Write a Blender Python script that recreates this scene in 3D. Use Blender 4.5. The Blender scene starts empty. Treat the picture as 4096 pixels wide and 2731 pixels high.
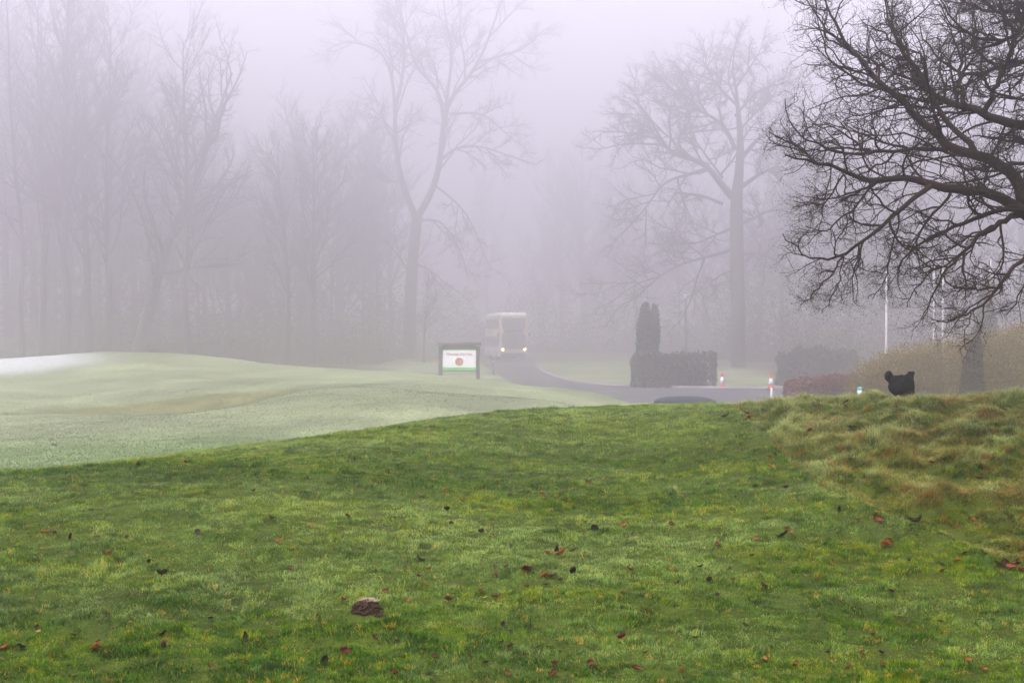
import bpy, bmesh, math, random
import numpy as np
from mathutils import Vector, Matrix

R = math.radians
S = bpy.context.scene
COL = S.collection

# ------------------------------------------------------------------ camera
F = 6000.0            # focal length in photo pixels (photo is 4096 x 2731)
CZ = 3.0              # eye height above the road
HY = 1310.0           # photo row of the horizon
cam_d = bpy.data.cameras.new("camera")
cam_d.sensor_width = 36.0
cam_d.lens = F / 4096.0 * 36.0
cam_d.clip_start = 0.1
cam_d.clip_end = 4000.0
cam = bpy.data.objects.new("camera", cam_d)
COL.objects.link(cam)
cam.location = (0, 0, CZ)
cam.rotation_euler = (R(90) - math.atan((1365.5 - HY) / F), 0, 0)
S.camera = cam

# ------------------------------------------------------------------ light
SUN_EL, SUN_AZ = R(55), R(-140)     # soft sun behind the fog
world = bpy.data.worlds.new("World")
S.world = world
world.use_nodes = True
wn = world.node_tree
bg = wn.nodes["Background"]
sky = wn.nodes.new("ShaderNodeTexSky")
sky.sky_type = 'NISHITA'
sky.sun_disc = False
sky.sun_elevation = SUN_EL
sky.sun_rotation = SUN_AZ
sky.air_density = 1.0
sky.dust_density = 2.0
sky.ozone_density = 1.0
hs = wn.nodes.new("ShaderNodeHueSaturation")      # overcast: a greyer sky
hs.inputs["Saturation"].default_value = 0.18
wn.links.new(sky.outputs[0], hs.inputs["Color"])
# overcast luminance: the zenith about three times the horizon
tcw = wn.nodes.new("ShaderNodeTexCoord")
sep = wn.nodes.new("ShaderNodeSeparateXYZ")
wn.links.new(tcw.outputs["Generated"], sep.inputs[0])
mr = wn.nodes.new("ShaderNodeMapRange")
mr.inputs["From Min"].default_value = 0.0; mr.inputs["From Max"].default_value = 1.0
mr.inputs["To Min"].default_value = 0.16; mr.inputs["To Max"].default_value = 4.8
wn.links.new(sep.outputs["Z"], mr.inputs["Value"])
mul = wn.nodes.new("ShaderNodeVectorMath"); mul.operation = 'SCALE'
wn.links.new(hs.outputs[0], mul.inputs[0]); wn.links.new(mr.outputs[0], mul.inputs["Scale"])
wn.links.new(mul.outputs[0], bg.inputs["Color"])
bg.inputs["Strength"].default_value = 0.15
sun_d = bpy.data.lights.new("sun", 'SUN')
sun_d.energy = 0.7
sun_d.angle = R(40)
sun_d.color = (1.0, 0.97, 0.96)
sun = bpy.data.objects.new("sun", sun_d)
COL.objects.link(sun)
sd = Vector((math.sin(SUN_AZ) * math.cos(SUN_EL), math.cos(SUN_AZ) * math.cos(SUN_EL), math.sin(SUN_EL)))
sun.rotation_euler = sd.to_track_quat('Z', 'Y').to_euler()
sun.location = (0, 0, 60)

S.view_settings.view_transform = 'Standard'
S.view_settings.look = 'None'
S.view_settings.exposure = 0.62
S.view_settings.gamma = 1.0
cy = S.cycles
cy.use_denoising = True
cy.denoiser = 'OPENIMAGEDENOISE'
cy.denoising_input_passes = 'RGB_ALBEDO_NORMAL'
cy.denoising_prefilter = 'ACCURATE'
cy.max_bounces = 8
cy.diffuse_bounces = 3
cy.glossy_bounces = 2
cy.volume_bounces = 3
cy.transparent_max_bounces = 8
cy.sample_clamp_indirect = 6.0
cy.use_adaptive_sampling = False

rng = np.random.default_rng(11)
random.seed(11)


# ------------------------------------------------------------------ helpers
def W(px, py, d):
    """photo pixel at distance d along the view axis -> world point"""
    return Vector(((px - 2048.0) / F * d, d, CZ - (py - HY) / F * d))


def tag(o, label=None, cat=None, group=None, kind=None):
    if label: o["label"] = label
    if cat: o["category"] = cat
    if group: o["group"] = group
    if kind: o["kind"] = kind
    return o


def empty(name, loc, rz=0.0):
    o = bpy.data.objects.new(name, None)
    o.empty_display_size = 0.3
    o.location = loc
    o.rotation_euler = (0, 0, rz)
    COL.objects.link(o)
    return o


def copy_tree(o, parent=None):
    c = o.copy()
    COL.objects.link(c)
    c.parent = parent
    for ch in list(o.children):
        copy_tree(ch, c)
    return c


def mesh_obj(name, verts, faces_flat, loop_starts, mat, parent=None, smooth=False, cols=None):
    """fast mesh from numpy: verts (n,3), flat loop index array, loop starts"""
    me = bpy.data.meshes.new(name)
    verts = np.asarray(verts, dtype=np.float32)
    faces_flat = np.asarray(faces_flat, dtype=np.int32)
    loop_starts = np.asarray(loop_starts, dtype=np.int32)
    me.vertices.add(len(verts))
    me.vertices.foreach_set("co", verts.ravel())
    me.loops.add(len(faces_flat))
    me.loops.foreach_set("vertex_index", faces_flat)
    me.polygons.add(len(loop_starts))
    me.polygons.foreach_set("loop_start", loop_starts)
    if cols is not None:
        ca = me.color_attributes.new("tint", 'FLOAT_COLOR', 'POINT')
        c4 = np.ones((len(verts), 4), dtype=np.float32)
        c4[:, :cols.shape[1]] = cols
        ca.data.foreach_set("color", c4.ravel())
    me.update(calc_edges=True)
    if smooth:
        me.polygons.foreach_set("use_smooth", np.ones(len(loop_starts), dtype=bool))
    if mat: me.materials.append(mat)
    o = bpy.data.objects.new(name, me)
    COL.objects.link(o)
    o.parent = parent
    return o


class MB:
    """collects shapes, links them as one mesh object"""
    def __init__(s):
        s.bm = bmesh.new()

    def box(s, c, size, rz=0.0, bev=0.0, rx=0.0):
        m = Matrix.Translation(c) @ Matrix.Rotation(rz, 4, 'Z') @ Matrix.Rotation(rx, 4, 'X') @ Matrix.Diagonal((*size, 1))
        r = bmesh.ops.create_cube(s.bm, size=1.0, matrix=m)
        if bev:
            es = {e for v in r["verts"] for e in v.link_edges}
            bmesh.ops.bevel(s.bm, geom=list(es), offset=bev, segments=2, affect='EDGES', profile=0.6)
        return s

    def lathe(s, prof, c=(0, 0, 0), n=20, axis='Z'):
        c = Vector(c)
        rings = []
        for r, z in prof:
            ring = []
            for k in range(n):
                a = 2 * math.pi * k / n
                v = Vector((r * math.cos(a), r * math.sin(a), z))
                if axis == 'X': v = Vector((v.z, v.x, v.y))
                if axis == 'Y': v = Vector((v.x, v.z, v.y))
                ring.append(s.bm.verts.new(c + v))
            rings.append(ring)
        for a, b in zip(rings, rings[1:]):
            for k in range(n):
                s.bm.faces.new((a[k], a[(k + 1) % n], b[(k + 1) % n], b[k]))
        s.bm.faces.new(list(reversed(rings[0])))
        s.bm.faces.new(rings[-1])
        return s

    def prism(s, outline, y0, y1):
        """outline in (x,z), extruded along y"""
        a = [s.bm.verts.new((x, y0, z)) for x, z in outline]
        b = [s.bm.verts.new((x, y1, z)) for x, z in outline]
        n = len(a)
        for k in range(n):
            s.bm.faces.new((a[k], a[(k + 1) % n], b[(k + 1) % n], b[k]))
        s.bm.faces.new(list(reversed(a)))
        s.bm.faces.new(b)
        return s

    def build(s, name, mat, parent=None, smooth=False, loc=None):
        bmesh.ops.recalc_face_normals(s.bm, faces=s.bm.faces)
        me = bpy.data.meshes.new(name)
        s.bm.to_mesh(me)
        s.bm.free()
        if smooth:
            for p in me.polygons: p.use_smooth = True
        me.materials.append(mat)
        o = bpy.data.objects.new(name, me)
        COL.objects.link(o)
        o.parent = parent
        if loc is not None: o.location = loc
        return o


def mat(name, col, rough=0.8, noise=0.0, scale=5.0, col2=None, spec=0.3, metal=0.0, bump=0.0, bscale=40.0):
    m = bpy.data.materials.new(name)
    m.use_nodes = True
    nt = m.node_tree
    b = nt.nodes["Principled BSDF"]
    b.inputs["Roughness"].default_value = rough
    b.inputs["Specular IOR Level"].default_value = spec
    b.inputs["Metallic"].default_value = metal
    b.inputs["Base Color"].default_value = (*col, 1)
    tc = nt.nodes.new("ShaderNodeTexCoord")
    if noise or col2:
        n = nt.nodes.new("ShaderNodeTexNoise")
        n.inputs["Scale"].default_value = scale
        n.inputs["Detail"].default_value = 6
        n.inputs["Roughness"].default_value = 0.65
        nt.links.new(tc.outputs["Object"], n.inputs["Vector"])
        rp = nt.nodes.new("ShaderNodeValToRGB")
        rp.color_ramp.elements[0].position = 0.35
        rp.color_ramp.elements[1].position = 0.65
        c2 = col2 or tuple(c * (1 - noise) for c in col)
        rp.color_ramp.elements[0].color = (*col, 1)
        rp.color_ramp.elements[1].color = (*c2, 1)
        nt.links.new(n.outputs["Fac"], rp.inputs["Fac"])
        nt.links.new(rp.outputs["Color"], b.inputs["Base Color"])
    if bump:
        n2 = nt.nodes.new("ShaderNodeTexNoise")
        n2.inputs["Scale"].default_value = bscale
        n2.inputs["Detail"].default_value = 5
        nt.links.new(tc.outputs["Object"], n2.inputs["Vector"])
        bp = nt.nodes.new("ShaderNodeBump")
        bp.inputs["Strength"].default_value = bump
        bp.inputs["Distance"].default_value = 0.02
        nt.links.new(n2.outputs["Fac"], bp.inputs["Height"])
        nt.links.new(bp.outputs["Normal"], b.inputs["Normal"])
    return m


def leaf_mat(name, c1, c2, c3, rough=0.7, trans=0.25):
    """colour differs leaf by leaf (random per island)"""
    m = bpy.data.materials.new(name)
    m.use_nodes = True
    nt = m.node_tree
    b = nt.nodes["Principled BSDF"]
    b.inputs["Roughness"].default_value = rough
    b.inputs["Specular IOR Level"].default_value = 0.2
    g = nt.nodes.new("ShaderNodeNewGeometry")
    rp = nt.nodes.new("ShaderNodeValToRGB")
    rp.color_ramp.elements[0].color = (*c1, 1)
    rp.color_ramp.elements[1].color = (*c3, 1)
    e = rp.color_ramp.elements.new(0.5)
    e.color = (*c2, 1)
    nt.links.new(g.outputs["Random Per Island"], rp.inputs["Fac"])
    nt.links.new(rp.outputs["Color"], b.inputs["Base Color"])
    if trans:
        t = nt.nodes.new("ShaderNodeBsdfTranslucent")
        nt.links.new(rp.outputs["Color"], t.inputs["Color"])
        mx = nt.nodes.new("ShaderNodeMixShader")
        mx.inputs[0].default_value = trans
        nt.links.new(b.outputs[0], mx.inputs[1])
        nt.links.new(t.outputs[0], mx.inputs[2])
        nt.links.new(mx.outputs[0], nt.nodes["Material Output"].inputs["Surface"])
    return m


# ------------------------------------------------------------------ noise
_perm = np.random.default_rng(5).random((512, 512))


def vnoise(x, y, seed=0):
    """smooth value noise, period 512 cells, 0..1"""
    x = np.asarray(x, dtype=np.float64) + seed * 37.7
    y = np.asarray(y, dtype=np.float64) + seed * 91.3
    xi = np.floor(x).astype(int); yi = np.floor(y).astype(int)
    fx = x - xi; fy = y - yi
    fx = fx * fx * (3 - 2 * fx); fy = fy * fy * (3 - 2 * fy)
    a = _perm[xi % 512, yi % 512]; b = _perm[(xi + 1) % 512, yi % 512]
    c = _perm[xi % 512, (yi + 1) % 512]; d = _perm[(xi + 1) % 512, (yi + 1) % 512]
    return (a * (1 - fx) + b * fx) * (1 - fy) + (c * (1 - fx) + d * fx) * fy


def fbm(x, y, seed=0, octv=4):
    s, amp, tot = 0.0, 1.0, 0.0
    for k in range(octv):
        s = s + amp * vnoise(np.asarray(x) * 2 ** k, np.asarray(y) * 2 ** k, seed + k)
        tot += amp
        amp *= 0.55
    return s / tot


def sstep(a, b, x):
    t = np.clip((np.asarray(x, dtype=np.float64) - a) / (b - a), 0, 1)
    return t * t * (3 - 2 * t)


# ------------------------------------------------------------------ terrain
CP = []
K = 0.60              # the near mound's scale about the eye
NEAR = True


def cp(px, py, d):
    if NEAR and d <= 21: d *= K
    w = W(px, py, d); CP.append((w.x, w.y, w.z))


def cz(px, d, z):
    if NEAR and d <= 21: d *= K; z = CZ - (CZ - z) * K
    CP.append(((px - 2048) / F * d, d, z))


for X in (-6, -2, 2, 6):
    CP.append((X, 0, 1.95)); CP.append((X, 2.5, 1.95))
for X in (-20, 20):
    CP.append((X, 0, 1.7)); CP.append((X, 7, 1.7))
for px in (-900, 0, 1000, 2048, 3000, 4096, 5000):
    cp(px, 2731, 7)
for px in (-900, 0, 1000, 2048, 3000, 3600):
    cp(px, 2300, 9)
# crest of the near mound
crest = [(-900, 1990, 12), (-400, 1940, 12.2), (0, 1900, 12.5), (505, 1850, 13.2), (1045, 1786, 14), (1480, 1722, 15), (1915, 1661, 16),
         (2264, 1636, 16.3), (2612, 1623, 16.5), (2926, 1614, 16.5)]
for c in crest: cp(*c)
for px, d, z in ((-900, 15, 1.3), (0, 15.5, 1.42), (505, 16.2, 1.42), (1045, 17.5, 1.45), (1480, 18.5, 1.5), (1915, 19.5, 1.6), (2264, 20, 1.55),
                 (2612, 20.5, 1.4), (2926, 21, 1.3), (2612, 27, 0.3), (2926, 28, 0.3), (2612, 34, 0.0), (2926, 35, 0.0), (2926, 45, 0), (2700, 52, 0)):
    cz(px, d, z)
cp(1045, 2000, 11); cp(2048, 2000, 11.5); cp(2048, 1800, 13.8); cp(2926, 2000, 11.2); cp(2926, 1800, 13.3)
# rough bank on the right
for c in ((3040, 1610, 16), (3170, 1592, 15.5), (3309, 1608, 15), (3483, 1614, 14.6), (3692, 1620, 14.2), (3918, 1612, 14), (4096, 1640, 13.6), (4500, 1650, 13.2),
          (3200, 1760, 13.2), (3309, 1970, 11), (3657, 1850, 12), (3657, 2090, 10.2), (4096, 1900, 11.3), (4096, 2120, 10), (4096, 2290, 9.1),
          (4600, 2150, 9.8), (4600, 2290, 9.1), (4096, 1604, 24), (4096, 1597, 29)):
    cp(*c)
for px, d, z in ((3309, 18, 1.9), (3309, 22, 1.5), (3309, 28, 1.1), (3309, 35, 0.9), (3692, 18, 1.95), (3692, 24, 1.6), (3692, 32, 1.2), (3692, 45, 0.7),
                 (4096, 18, 2.0), (4096, 36, 1.2), (4096, 48, 0.6), (5200, 18, 2.0), (5200, 30, 1.5), (5200, 48, 0.6), (3400, 50, 0.3), (3692, 58, 0.1), (4500, 60, 0.0)):
    cz(px, d, z)
# frosty fairway and the hill on the left
NEAR = False
for c in ((0, 1868, 20), (1045, 1766, 24), (1915, 1640, 32), (2264, 1617, 36), (0, 1760, 28), (-900, 1870, 20), (-900, 1760, 28), (505, 1800, 23), (1045, 1690, 30), (1741, 1640, 32),
          (1741, 1570, 42), (0, 1663, 36), (435, 1663, 36), (697, 1655, 36), (870, 1637, 37), (1045, 1602, 38.5), (1184, 1567, 40), (1306, 1550, 42),
          (260, 1610, 44), (520, 1576, 45), (957, 1533, 47), (1323, 1519, 48), (0, 1600, 44), (0, 1537, 50), (-900, 1540, 50), (300, 1537, 50), (-900, 1650, 38),
          (-900, 1445, 62), (0, 1437, 62), (226, 1419, 62), (470, 1407, 62), (697, 1412, 61), (940, 1437, 60), (1045, 1454, 60), (1393, 1477, 58), (1741, 1501, 57),
          (1916, 1520, 56), (2090, 1541, 54), (2264, 1562, 51), (2438, 1588, 47), (2595, 1611, 43)):
    cp(*c)
for px, d, z in ((435, 39.2, 0.62), (697, 39.2, 0.45), (870, 40, 0.5), (1045, 41.3, 0.78), (2400, 55, 0.3), (2100, 62, 0.3), (1700, 66, 0.5), (1838, 72, 0.15),
                 (1300, 68, 0.6), (700, 70, 1.0), (200, 71, 1.1), (-900, 71, 1.0), (700, 82, 0.3), (-900, 82, 0.3), (2500, 42, 0.5), (2640, 46, 0.0)):
    cz(px, d, z)
for X in (-60, -35, -15, 0, 15, 35, 60):
    for Y in (92, 120, 160):
        CP.append((X, Y, 0.0))
for X in (0, 6, 12, 20, 30):
    for Y in (64, 70, 76):
        CP.append((X, Y, 0.0))
for Y in (30, 50, 70):
    CP.append((-45, Y, 0.8)); CP.append((40, Y, 0.5))
CP = np.array(CP)
_c2 = 0.7 ** 2


def _phi(a, b):
    return np.sqrt(((a[:, None, :] - b[None, :, :]) ** 2).sum(-1) + _c2)


_A = _phi(CP[:, :2], CP[:, :2]) - 1e-3 * np.eye(len(CP))
_n = len(CP)
_P = np.c_[np.ones(_n), CP[:, :2]]
_M = np.block([[_A, _P], [_P.T, np.zeros((3, 3))]])
_sol = np.linalg.solve(_M, np.r_[CP[:, 2], 0, 0, 0])
_w, _pl = _sol[:_n], _sol[_n:]


def rbf(x, y):
    x = np.atleast_1d(np.asarray(x, dtype=np.float64)); y = np.atleast_1d(np.asarray(y, dtype=np.float64))
    out = np.empty(x.size)
    xr, yr = x.ravel(), y.ravel()
    for k in range(0, x.size, 20000):
        p = np.c_[xr[k:k + 20000], yr[k:k + 20000]]
        out[k:k + 20000] = _phi(p, CP[:, :2]) @ _w + _pl[0] + p @ _pl[1:]
    return out.reshape(x.shape)


# the road's two edges, world X,Y, from far to near
ROAD_R = [(3.0, 170), (1.9, 125), (1.9, 112), (2.1, 100), (2.6, 90), (3.4, 82), (5.1, 77), (8.0, 74.2), (12.8, 73.2), (22, 73), (40, 74)]
ROAD_L = [(-4.0, 170), (-2.6, 125), (-1.9, 112), (-1.0, 100), (-0.6, 90), (0.0, 82), (0.8, 74), (2.5, 66), (4.0, 60), (6.5, 59), (40, 60)]


def bank_mask(x, y):
    """1 on the rough bank at the right, 0 on the mown turf"""
    # boundary polyline x -> y (nearer than the line is mown)
    bx = np.array([2.25, 2.31, 2.40, 2.74, 3.0, 3.14, 3.6, 6.0])
    by = np.array([17.5, 11.3, 10.8, 10.2, 9.7, 9.2, 8.8, 8.0])
    yb = np.interp(x, bx * K, by * K, left=40)
    return sstep(-0.04, 0.10, y - yb + 0.22 * (fbm(np.asarray(x) * 2.8, np.asarray(y) * 2.8, 3) - 0.5)) * sstep(1.33, 1.42, np.asarray(x) + 0.16 * (fbm(np.asarray(x) * 2.2, np.asarray(y) * 2.2, 8) - 0.5))


def height(x, y):
    x = np.asarray(x, dtype=np.float64); y = np.asarray(y, dtype=np.float64)
    h = rbf(x, y)
    far = np.maximum(sstep(84, 92, y), sstep(55, 90, np.abs(x)))
    far = np.maximum(far, sstep(-20, -50, y))
    h = h * (1 - far)
    rd = sstep(57, 61, y) * sstep(1.5, 5.0, x) * (1 - sstep(36, 42, x))
    lane = sstep(72, 80, y) * (1 - sstep(5.5, 9, np.abs(x + 0.5)))
    h = h * (1 - np.maximum(rd, lane))
    near = 1 - sstep(11.5, 17, y)
    b = bank_mask(x, y)
    h = h + near * K * ((0.035 + 0.06 * b) * (fbm(x * 1.5, y * 1.5, 1, 3) - 0.5) + (0.040 + 0.19 * b) * (fbm(x * 5.2, y * 5.2, 2, 3) - 0.5) - 0.075 * b)
    mid = sstep(20, 26, y) * (1 - sstep(60, 80, y)) * (1 - rd)
    h = h + mid * 0.10 * (fbm(x * 0.45, y * 0.45, 4, 3) - 0.5)
    return h


def h1(x, y):
    return float(height(np.array([x]), np.array([y]))[0])


def ground_at(px, py, dmin=5.0, dmax=60.0):
    """first hit of the view ray through a photo pixel with the terrain"""
    d = np.arange(dmin, dmax, 0.05)
    x = (px - 2048) / F * d; z = CZ - (py - HY) / F * d
    g = height(x, d)
    k = np.nonzero(z <= g)[0]
    if not len(k): return None
    k = k[0]
    return Vector((x[k], d[k], g[k]))


def spaced(segs):
    out = []
    for a, b, st in segs:
        n = max(1, int(round((b - a) / st)))
        out += list(np.linspace(a, b, n, endpoint=False))
    out.append(segs[-1][1])
    return np.array(out)


xs = spaced([(-300, -120, 20), (-120, -40, 6), (-40, -14, 1.0), (-14, -8, 0.4), (-8, -6, 0.1), (-6, 6, 0.07), (6, 8, 0.1), (8, 14, 0.4), (14, 40, 1.0), (40, 120, 6), (120, 300, 20)])
ys = spaced([(-60, 0, 6), (0, 3.0, 0.4), (3.0, 13, 0.07), (13, 66, 0.3), (66, 130, 0.8), (130, 200, 5), (200, 500, 30)])
GX, GY = np.meshgrid(xs, ys)
GZ = height(GX, GY)
nx, ny = len(xs), len(ys)
gv = np.c_[GX.ravel(), GY.ravel(), GZ.ravel()]
ii = (np.arange(ny - 1)[:, None] * nx + np.arange(nx - 1)[None, :]).ravel()
gf = np.c_[ii, ii + 1, ii + 1 + nx, ii + nx].ravel()


def ground_tint(x, y):
    n1 = fbm(x * 0.35, y * 0.35, 7)[..., None]
    n2 = fbm(x * 1.5, y * 1.1, 8)[..., None]
    field = np.array([0.150, 0.172, 0.092]) * (0.55 + 0.9 * n1) * (0.65 + 0.7 * n2)
    green = np.array([0.20, 0.28, 0.09])
    c = field * (0.75 + 0.25 * 1) + 0 * green
    # nearer, less frosted turf of the swale on the left
    k = (1 - sstep(22, 31, y + 3 * (n1[..., 0] - 0.5)))[..., None] * 0.65
    c = c * (1 - k) + (np.array([0.090, 0.145, 0.040]) * (0.7 + 0.6 * n2)) * k
    # hollow with unmown brownish grass
    ex = (x + 9.6) / 4.6; ey = (y - 42.2 - 0.42 * (x + 9.6)) / 2.5
    k = (1 - sstep(0.6, 1.05, np.sqrt(ex ** 2 + ey ** 2) + 0.35 * (n2[..., 0] - 0.5)))[..., None] * 0.85
    c = c * (1 - k) + (np.array([0.105, 0.105, 0.034]) * (0.4 + 1.2 * n2)) * k
    # frost white putting green
    ex = (x + 25.5) / 10.0; ey = (y - 56.5) / 6.8
    k = (1 - sstep(0.74, 1.06, np.sqrt(ex ** 2 + ey ** 2) + 0.25 * (n1[..., 0] - 0.5) + 0.15 * (n2[..., 0] - 0.5)))[..., None]
    c = c * (1 - k) + (np.array([0.33, 0.345, 0.345]) * (0.9 + 0.2 * n2)) * k
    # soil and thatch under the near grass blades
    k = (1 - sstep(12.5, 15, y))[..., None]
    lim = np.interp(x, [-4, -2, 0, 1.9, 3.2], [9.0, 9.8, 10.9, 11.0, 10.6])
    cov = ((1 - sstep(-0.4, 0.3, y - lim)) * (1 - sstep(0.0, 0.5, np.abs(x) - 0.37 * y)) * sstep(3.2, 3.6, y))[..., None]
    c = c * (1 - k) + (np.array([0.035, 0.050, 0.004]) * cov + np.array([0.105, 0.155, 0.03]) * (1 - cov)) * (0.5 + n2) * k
    bk = bank_mask(x, y)
    k = (np.exp(-((bk - 0.45) / 0.28) ** 2) * (y < 11.5) * sstep(0.9, 1.2, x))[..., None] * 0.9
    c = c * (1 - k) + np.array([0.050, 0.026, 0.008]) * (0.5 + n2) * k
    # leaf litter under the woods
    k = (sstep(84, 96, y) * np.maximum(1 - sstep(-12, -7, x), sstep(14, 20, x)))[..., None]
    k2 = sstep(128, 140, y)[..., None]
    k = np.maximum(k, k2)
    c = c * (1 - k) + np.array([0.075, 0.062, 0.035]) * (0.6 + 0.8 * n2) * k
    return c


gm = bpy.data.materials.new("frosted_ground")
gm.use_nodes = True
nt = gm.node_tree
b = nt.nodes["Principled BSDF"]
b.inputs["Roughness"].default_value = 0.95
b.inputs["Specular IOR Level"].default_value = 0.1
at = nt.nodes.new("ShaderNodeAttribute"); at.attribute_name = "tint"
tc = nt.nodes.new("ShaderNodeTexCoord")
mp = nt.nodes.new("ShaderNodeMapping"); mp.inputs["Scale"].default_value = (1, 0.6, 1)
nt.links.new(tc.outputs["Object"], mp.inputs["Vector"])
n1 = nt.nodes.new("ShaderNodeTexNoise"); n1.inputs["Scale"].default_value = 9; n1.inputs["Detail"].default_value = 8; n1.inputs["Roughness"].default_value = 0.75
nt.links.new(mp.outputs[0], n1.inputs["Vector"])
rp = nt.nodes.new("ShaderNodeValToRGB")
rp.color_ramp.elements[0].position = 0.3; rp.color_ramp.elements[0].color = (0.42, 0.47, 0.38, 1)
rp.color_ramp.elements[1].position = 0.7; rp.color_ramp.elements[1].color = (1.5, 1.42, 1.45, 1)
nt.links.new(n1.outputs["Fac"], rp.inputs["Fac"])
mx = nt.nodes.new("ShaderNodeMix"); mx.data_type = 'RGBA'; mx.blend_type = 'MULTIPLY'; mx.inputs["Factor"].default_value = 1.0
nt.links.new(at.outputs["Color"], mx.inputs["A"]); nt.links.new(rp.outputs["Color"], mx.inputs["B"])
nt.links.new(mx.outputs["Result"], b.inputs["Base Color"])
bp = nt.nodes.new("ShaderNodeBump"); bp.inputs["Strength"].default_value = 0.7; bp.inputs["Distance"].default_value = 0.05
nt.links.new(n1.outputs["Fac"], bp.inputs["Height"]); nt.links.new(bp.outputs[0], b.inputs["Normal"])
ground = mesh_obj("ground", gv, gf, np.arange(len(ii)) * 4, gm, smooth=True, cols=ground_tint(gv[:, 0], gv[:, 1]))
tag(ground, kind="structure")

# road sheet
m_road = mat("wet_asphalt", (0.055, 0.052, 0.058), 0.95, spec=0.1, col2=(0.085, 0.08, 0.085), scale=0.8, bump=0.3, bscale=60)


def resample(line, n):
    p = np.array(line, dtype=float)
    t = np.r_[0, np.cumsum(np.hypot(*np.diff(p, axis=0).T))]
    q = np.linspace(0, t[-1], n)
    return np.c_[np.interp(q, t, p[:, 0]), np.interp(q, t, p[:, 1])]


NR, NC = 160, 14
ra, rb = resample(ROAD_R, NR), resample(ROAD_L, NR)
tt = np.linspace(0, 1, NC)
rp_ = ra[:, None, :] * (1 - tt)[None, :, None] + rb[:, None, :] * tt[None, :, None]
rv = np.c_[rp_.reshape(-1, 2), height(rp_[..., 0].ravel(), rp_[..., 1].ravel()) + 0.02]
ii = (np.arange(NR - 1)[:, None] * NC + np.arange(NC - 1)[None, :]).ravel()
tag(mesh_obj("road", rv, np.c_[ii, ii + NC, ii + NC + 1, ii + 1].ravel(), np.arange(len(ii)) * 4, m_road, smooth=True), kind="structure")
# car park the car stands on, behind the mound
pu_, py_ = np.meshgrid(np.linspace(0, 1, 30), np.linspace(29.5, 59, 80))
pl_ = np.interp(py_, [29.5, 35, 40, 47, 59], [2.3, 2.6, 4.7, 5.0, 4.2])
px_ = pl_ + (9.0 - pl_) * pu_
pv = np.c_[px_.ravel(), py_.ravel(), height(px_.ravel(), py_.ravel()) + 0.012]
ii = (np.arange(79)[:, None] * 30 + np.arange(29)[None, :]).ravel()
tag(mesh_obj("parking_area", pv, np.c_[ii, ii + 1, ii + 31, ii + 30].ravel(), np.arange(len(ii)) * 4, m_road, smooth=True), kind="structure")
# stone kerb along the inner edge of the road
kb = resample(ROAD_R[2:], 120)
tn = np.gradient(kb, axis=0); tn /= np.linalg.norm(tn, axis=1)[:, None]
nr = np.c_[-tn[:, 1], tn[:, 0]]
kz = height(kb[:, 0], kb[:, 1])
prof = [(0.0, -0.05), (0.0, 0.12), (0.13, 0.12), (0.13, -0.05)]
kv = np.concatenate([np.c_[kb + nr * a, kz + z][:, None, :] for a, z in prof], axis=1).reshape(-1, 3)
ii = (np.arange(119)[:, None] * 4 + np.arange(3)[None, :]).ravel()
tag(mesh_obj("kerb", kv, np.c_[ii, ii + 1, ii + 5, ii + 4].ravel(), np.arange(len(ii)) * 4, mat("kerb_stone", (0.22, 0.21, 0.2), 0.85, noise=0.4, scale=3)), kind="structure")

# ------------------------------------------------------------------ trees
def tubes(name, polys, mt, parent=None, smooth=True):
    """polys: list of (points list, radii list, sides); one mesh"""
    groups = {}
    for p, r, sd in polys:
        groups.setdefault((len(p), sd), []).append((p, r))
    V, L, ST, base, lb = [], [], [], 0, 0
    for (k, sd), items in groups.items():
        P = np.array([i[0] for i in items], dtype=np.float64)
        Rr = np.array([i[1] for i in items], dtype=np.float64)
        T = np.empty_like(P)
        T[:, 1:-1] = P[:, 2:] - P[:, :-2]
        T[:, 0] = P[:, 1] - P[:, 0]; T[:, -1] = P[:, -1] - P[:, -2]
        T /= np.linalg.norm(T, axis=-1, keepdims=True) + 1e-12
        main = P[:, -1] - P[:, 0]
        ref = np.where((np.abs(main[:, 2:3]) > 0.7 * np.linalg.norm(main, axis=1, keepdims=True)), np.array([[0.93, 0.37, 0.02]]), np.array([[0.05, 0.08, 1.0]]))
        U = np.cross(T, ref[:, None, :]); U /= np.linalg.norm(U, axis=-1, keepdims=True) + 1e-12
        B = np.cross(T, U)
        a = np.arange(sd) * 2 * math.pi / sd
        ring = P[:, :, None, :] + Rr[:, :, None, None] * (np.cos(a)[None, None, :, None] * U[:, :, None, :] + np.sin(a)[None, None, :, None] * B[:, :, None, :])
        M = len(items)
        V.append(ring.reshape(-1, 3))
        m = np.arange(M)[:, None, None] * k * sd; j = np.arange(k - 1)[None, :, None] * sd; q = np.arange(sd)[None, None, :]; q2 = (q + 1) % sd
        f = np.stack([m + j + q, m + j + q2, m + j + sd + q2, m + j + sd + q], axis=-1).reshape(-1, 4) + base
        L.append(f.ravel()); ST.append(np.arange(len(f)) * 4 + lb)
        base += M * k * sd; lb += len(f) * 4
    return mesh_obj(name, np.concatenate(V), np.concatenate(L), np.concatenate(ST), mt, parent, smooth)


def norm(v):
    l = math.sqrt(v[0] * v[0] + v[1] * v[1] + v[2] * v[2]) or 1e-9
    return (v[0] / l, v[1] / l, v[2] / l)


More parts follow.
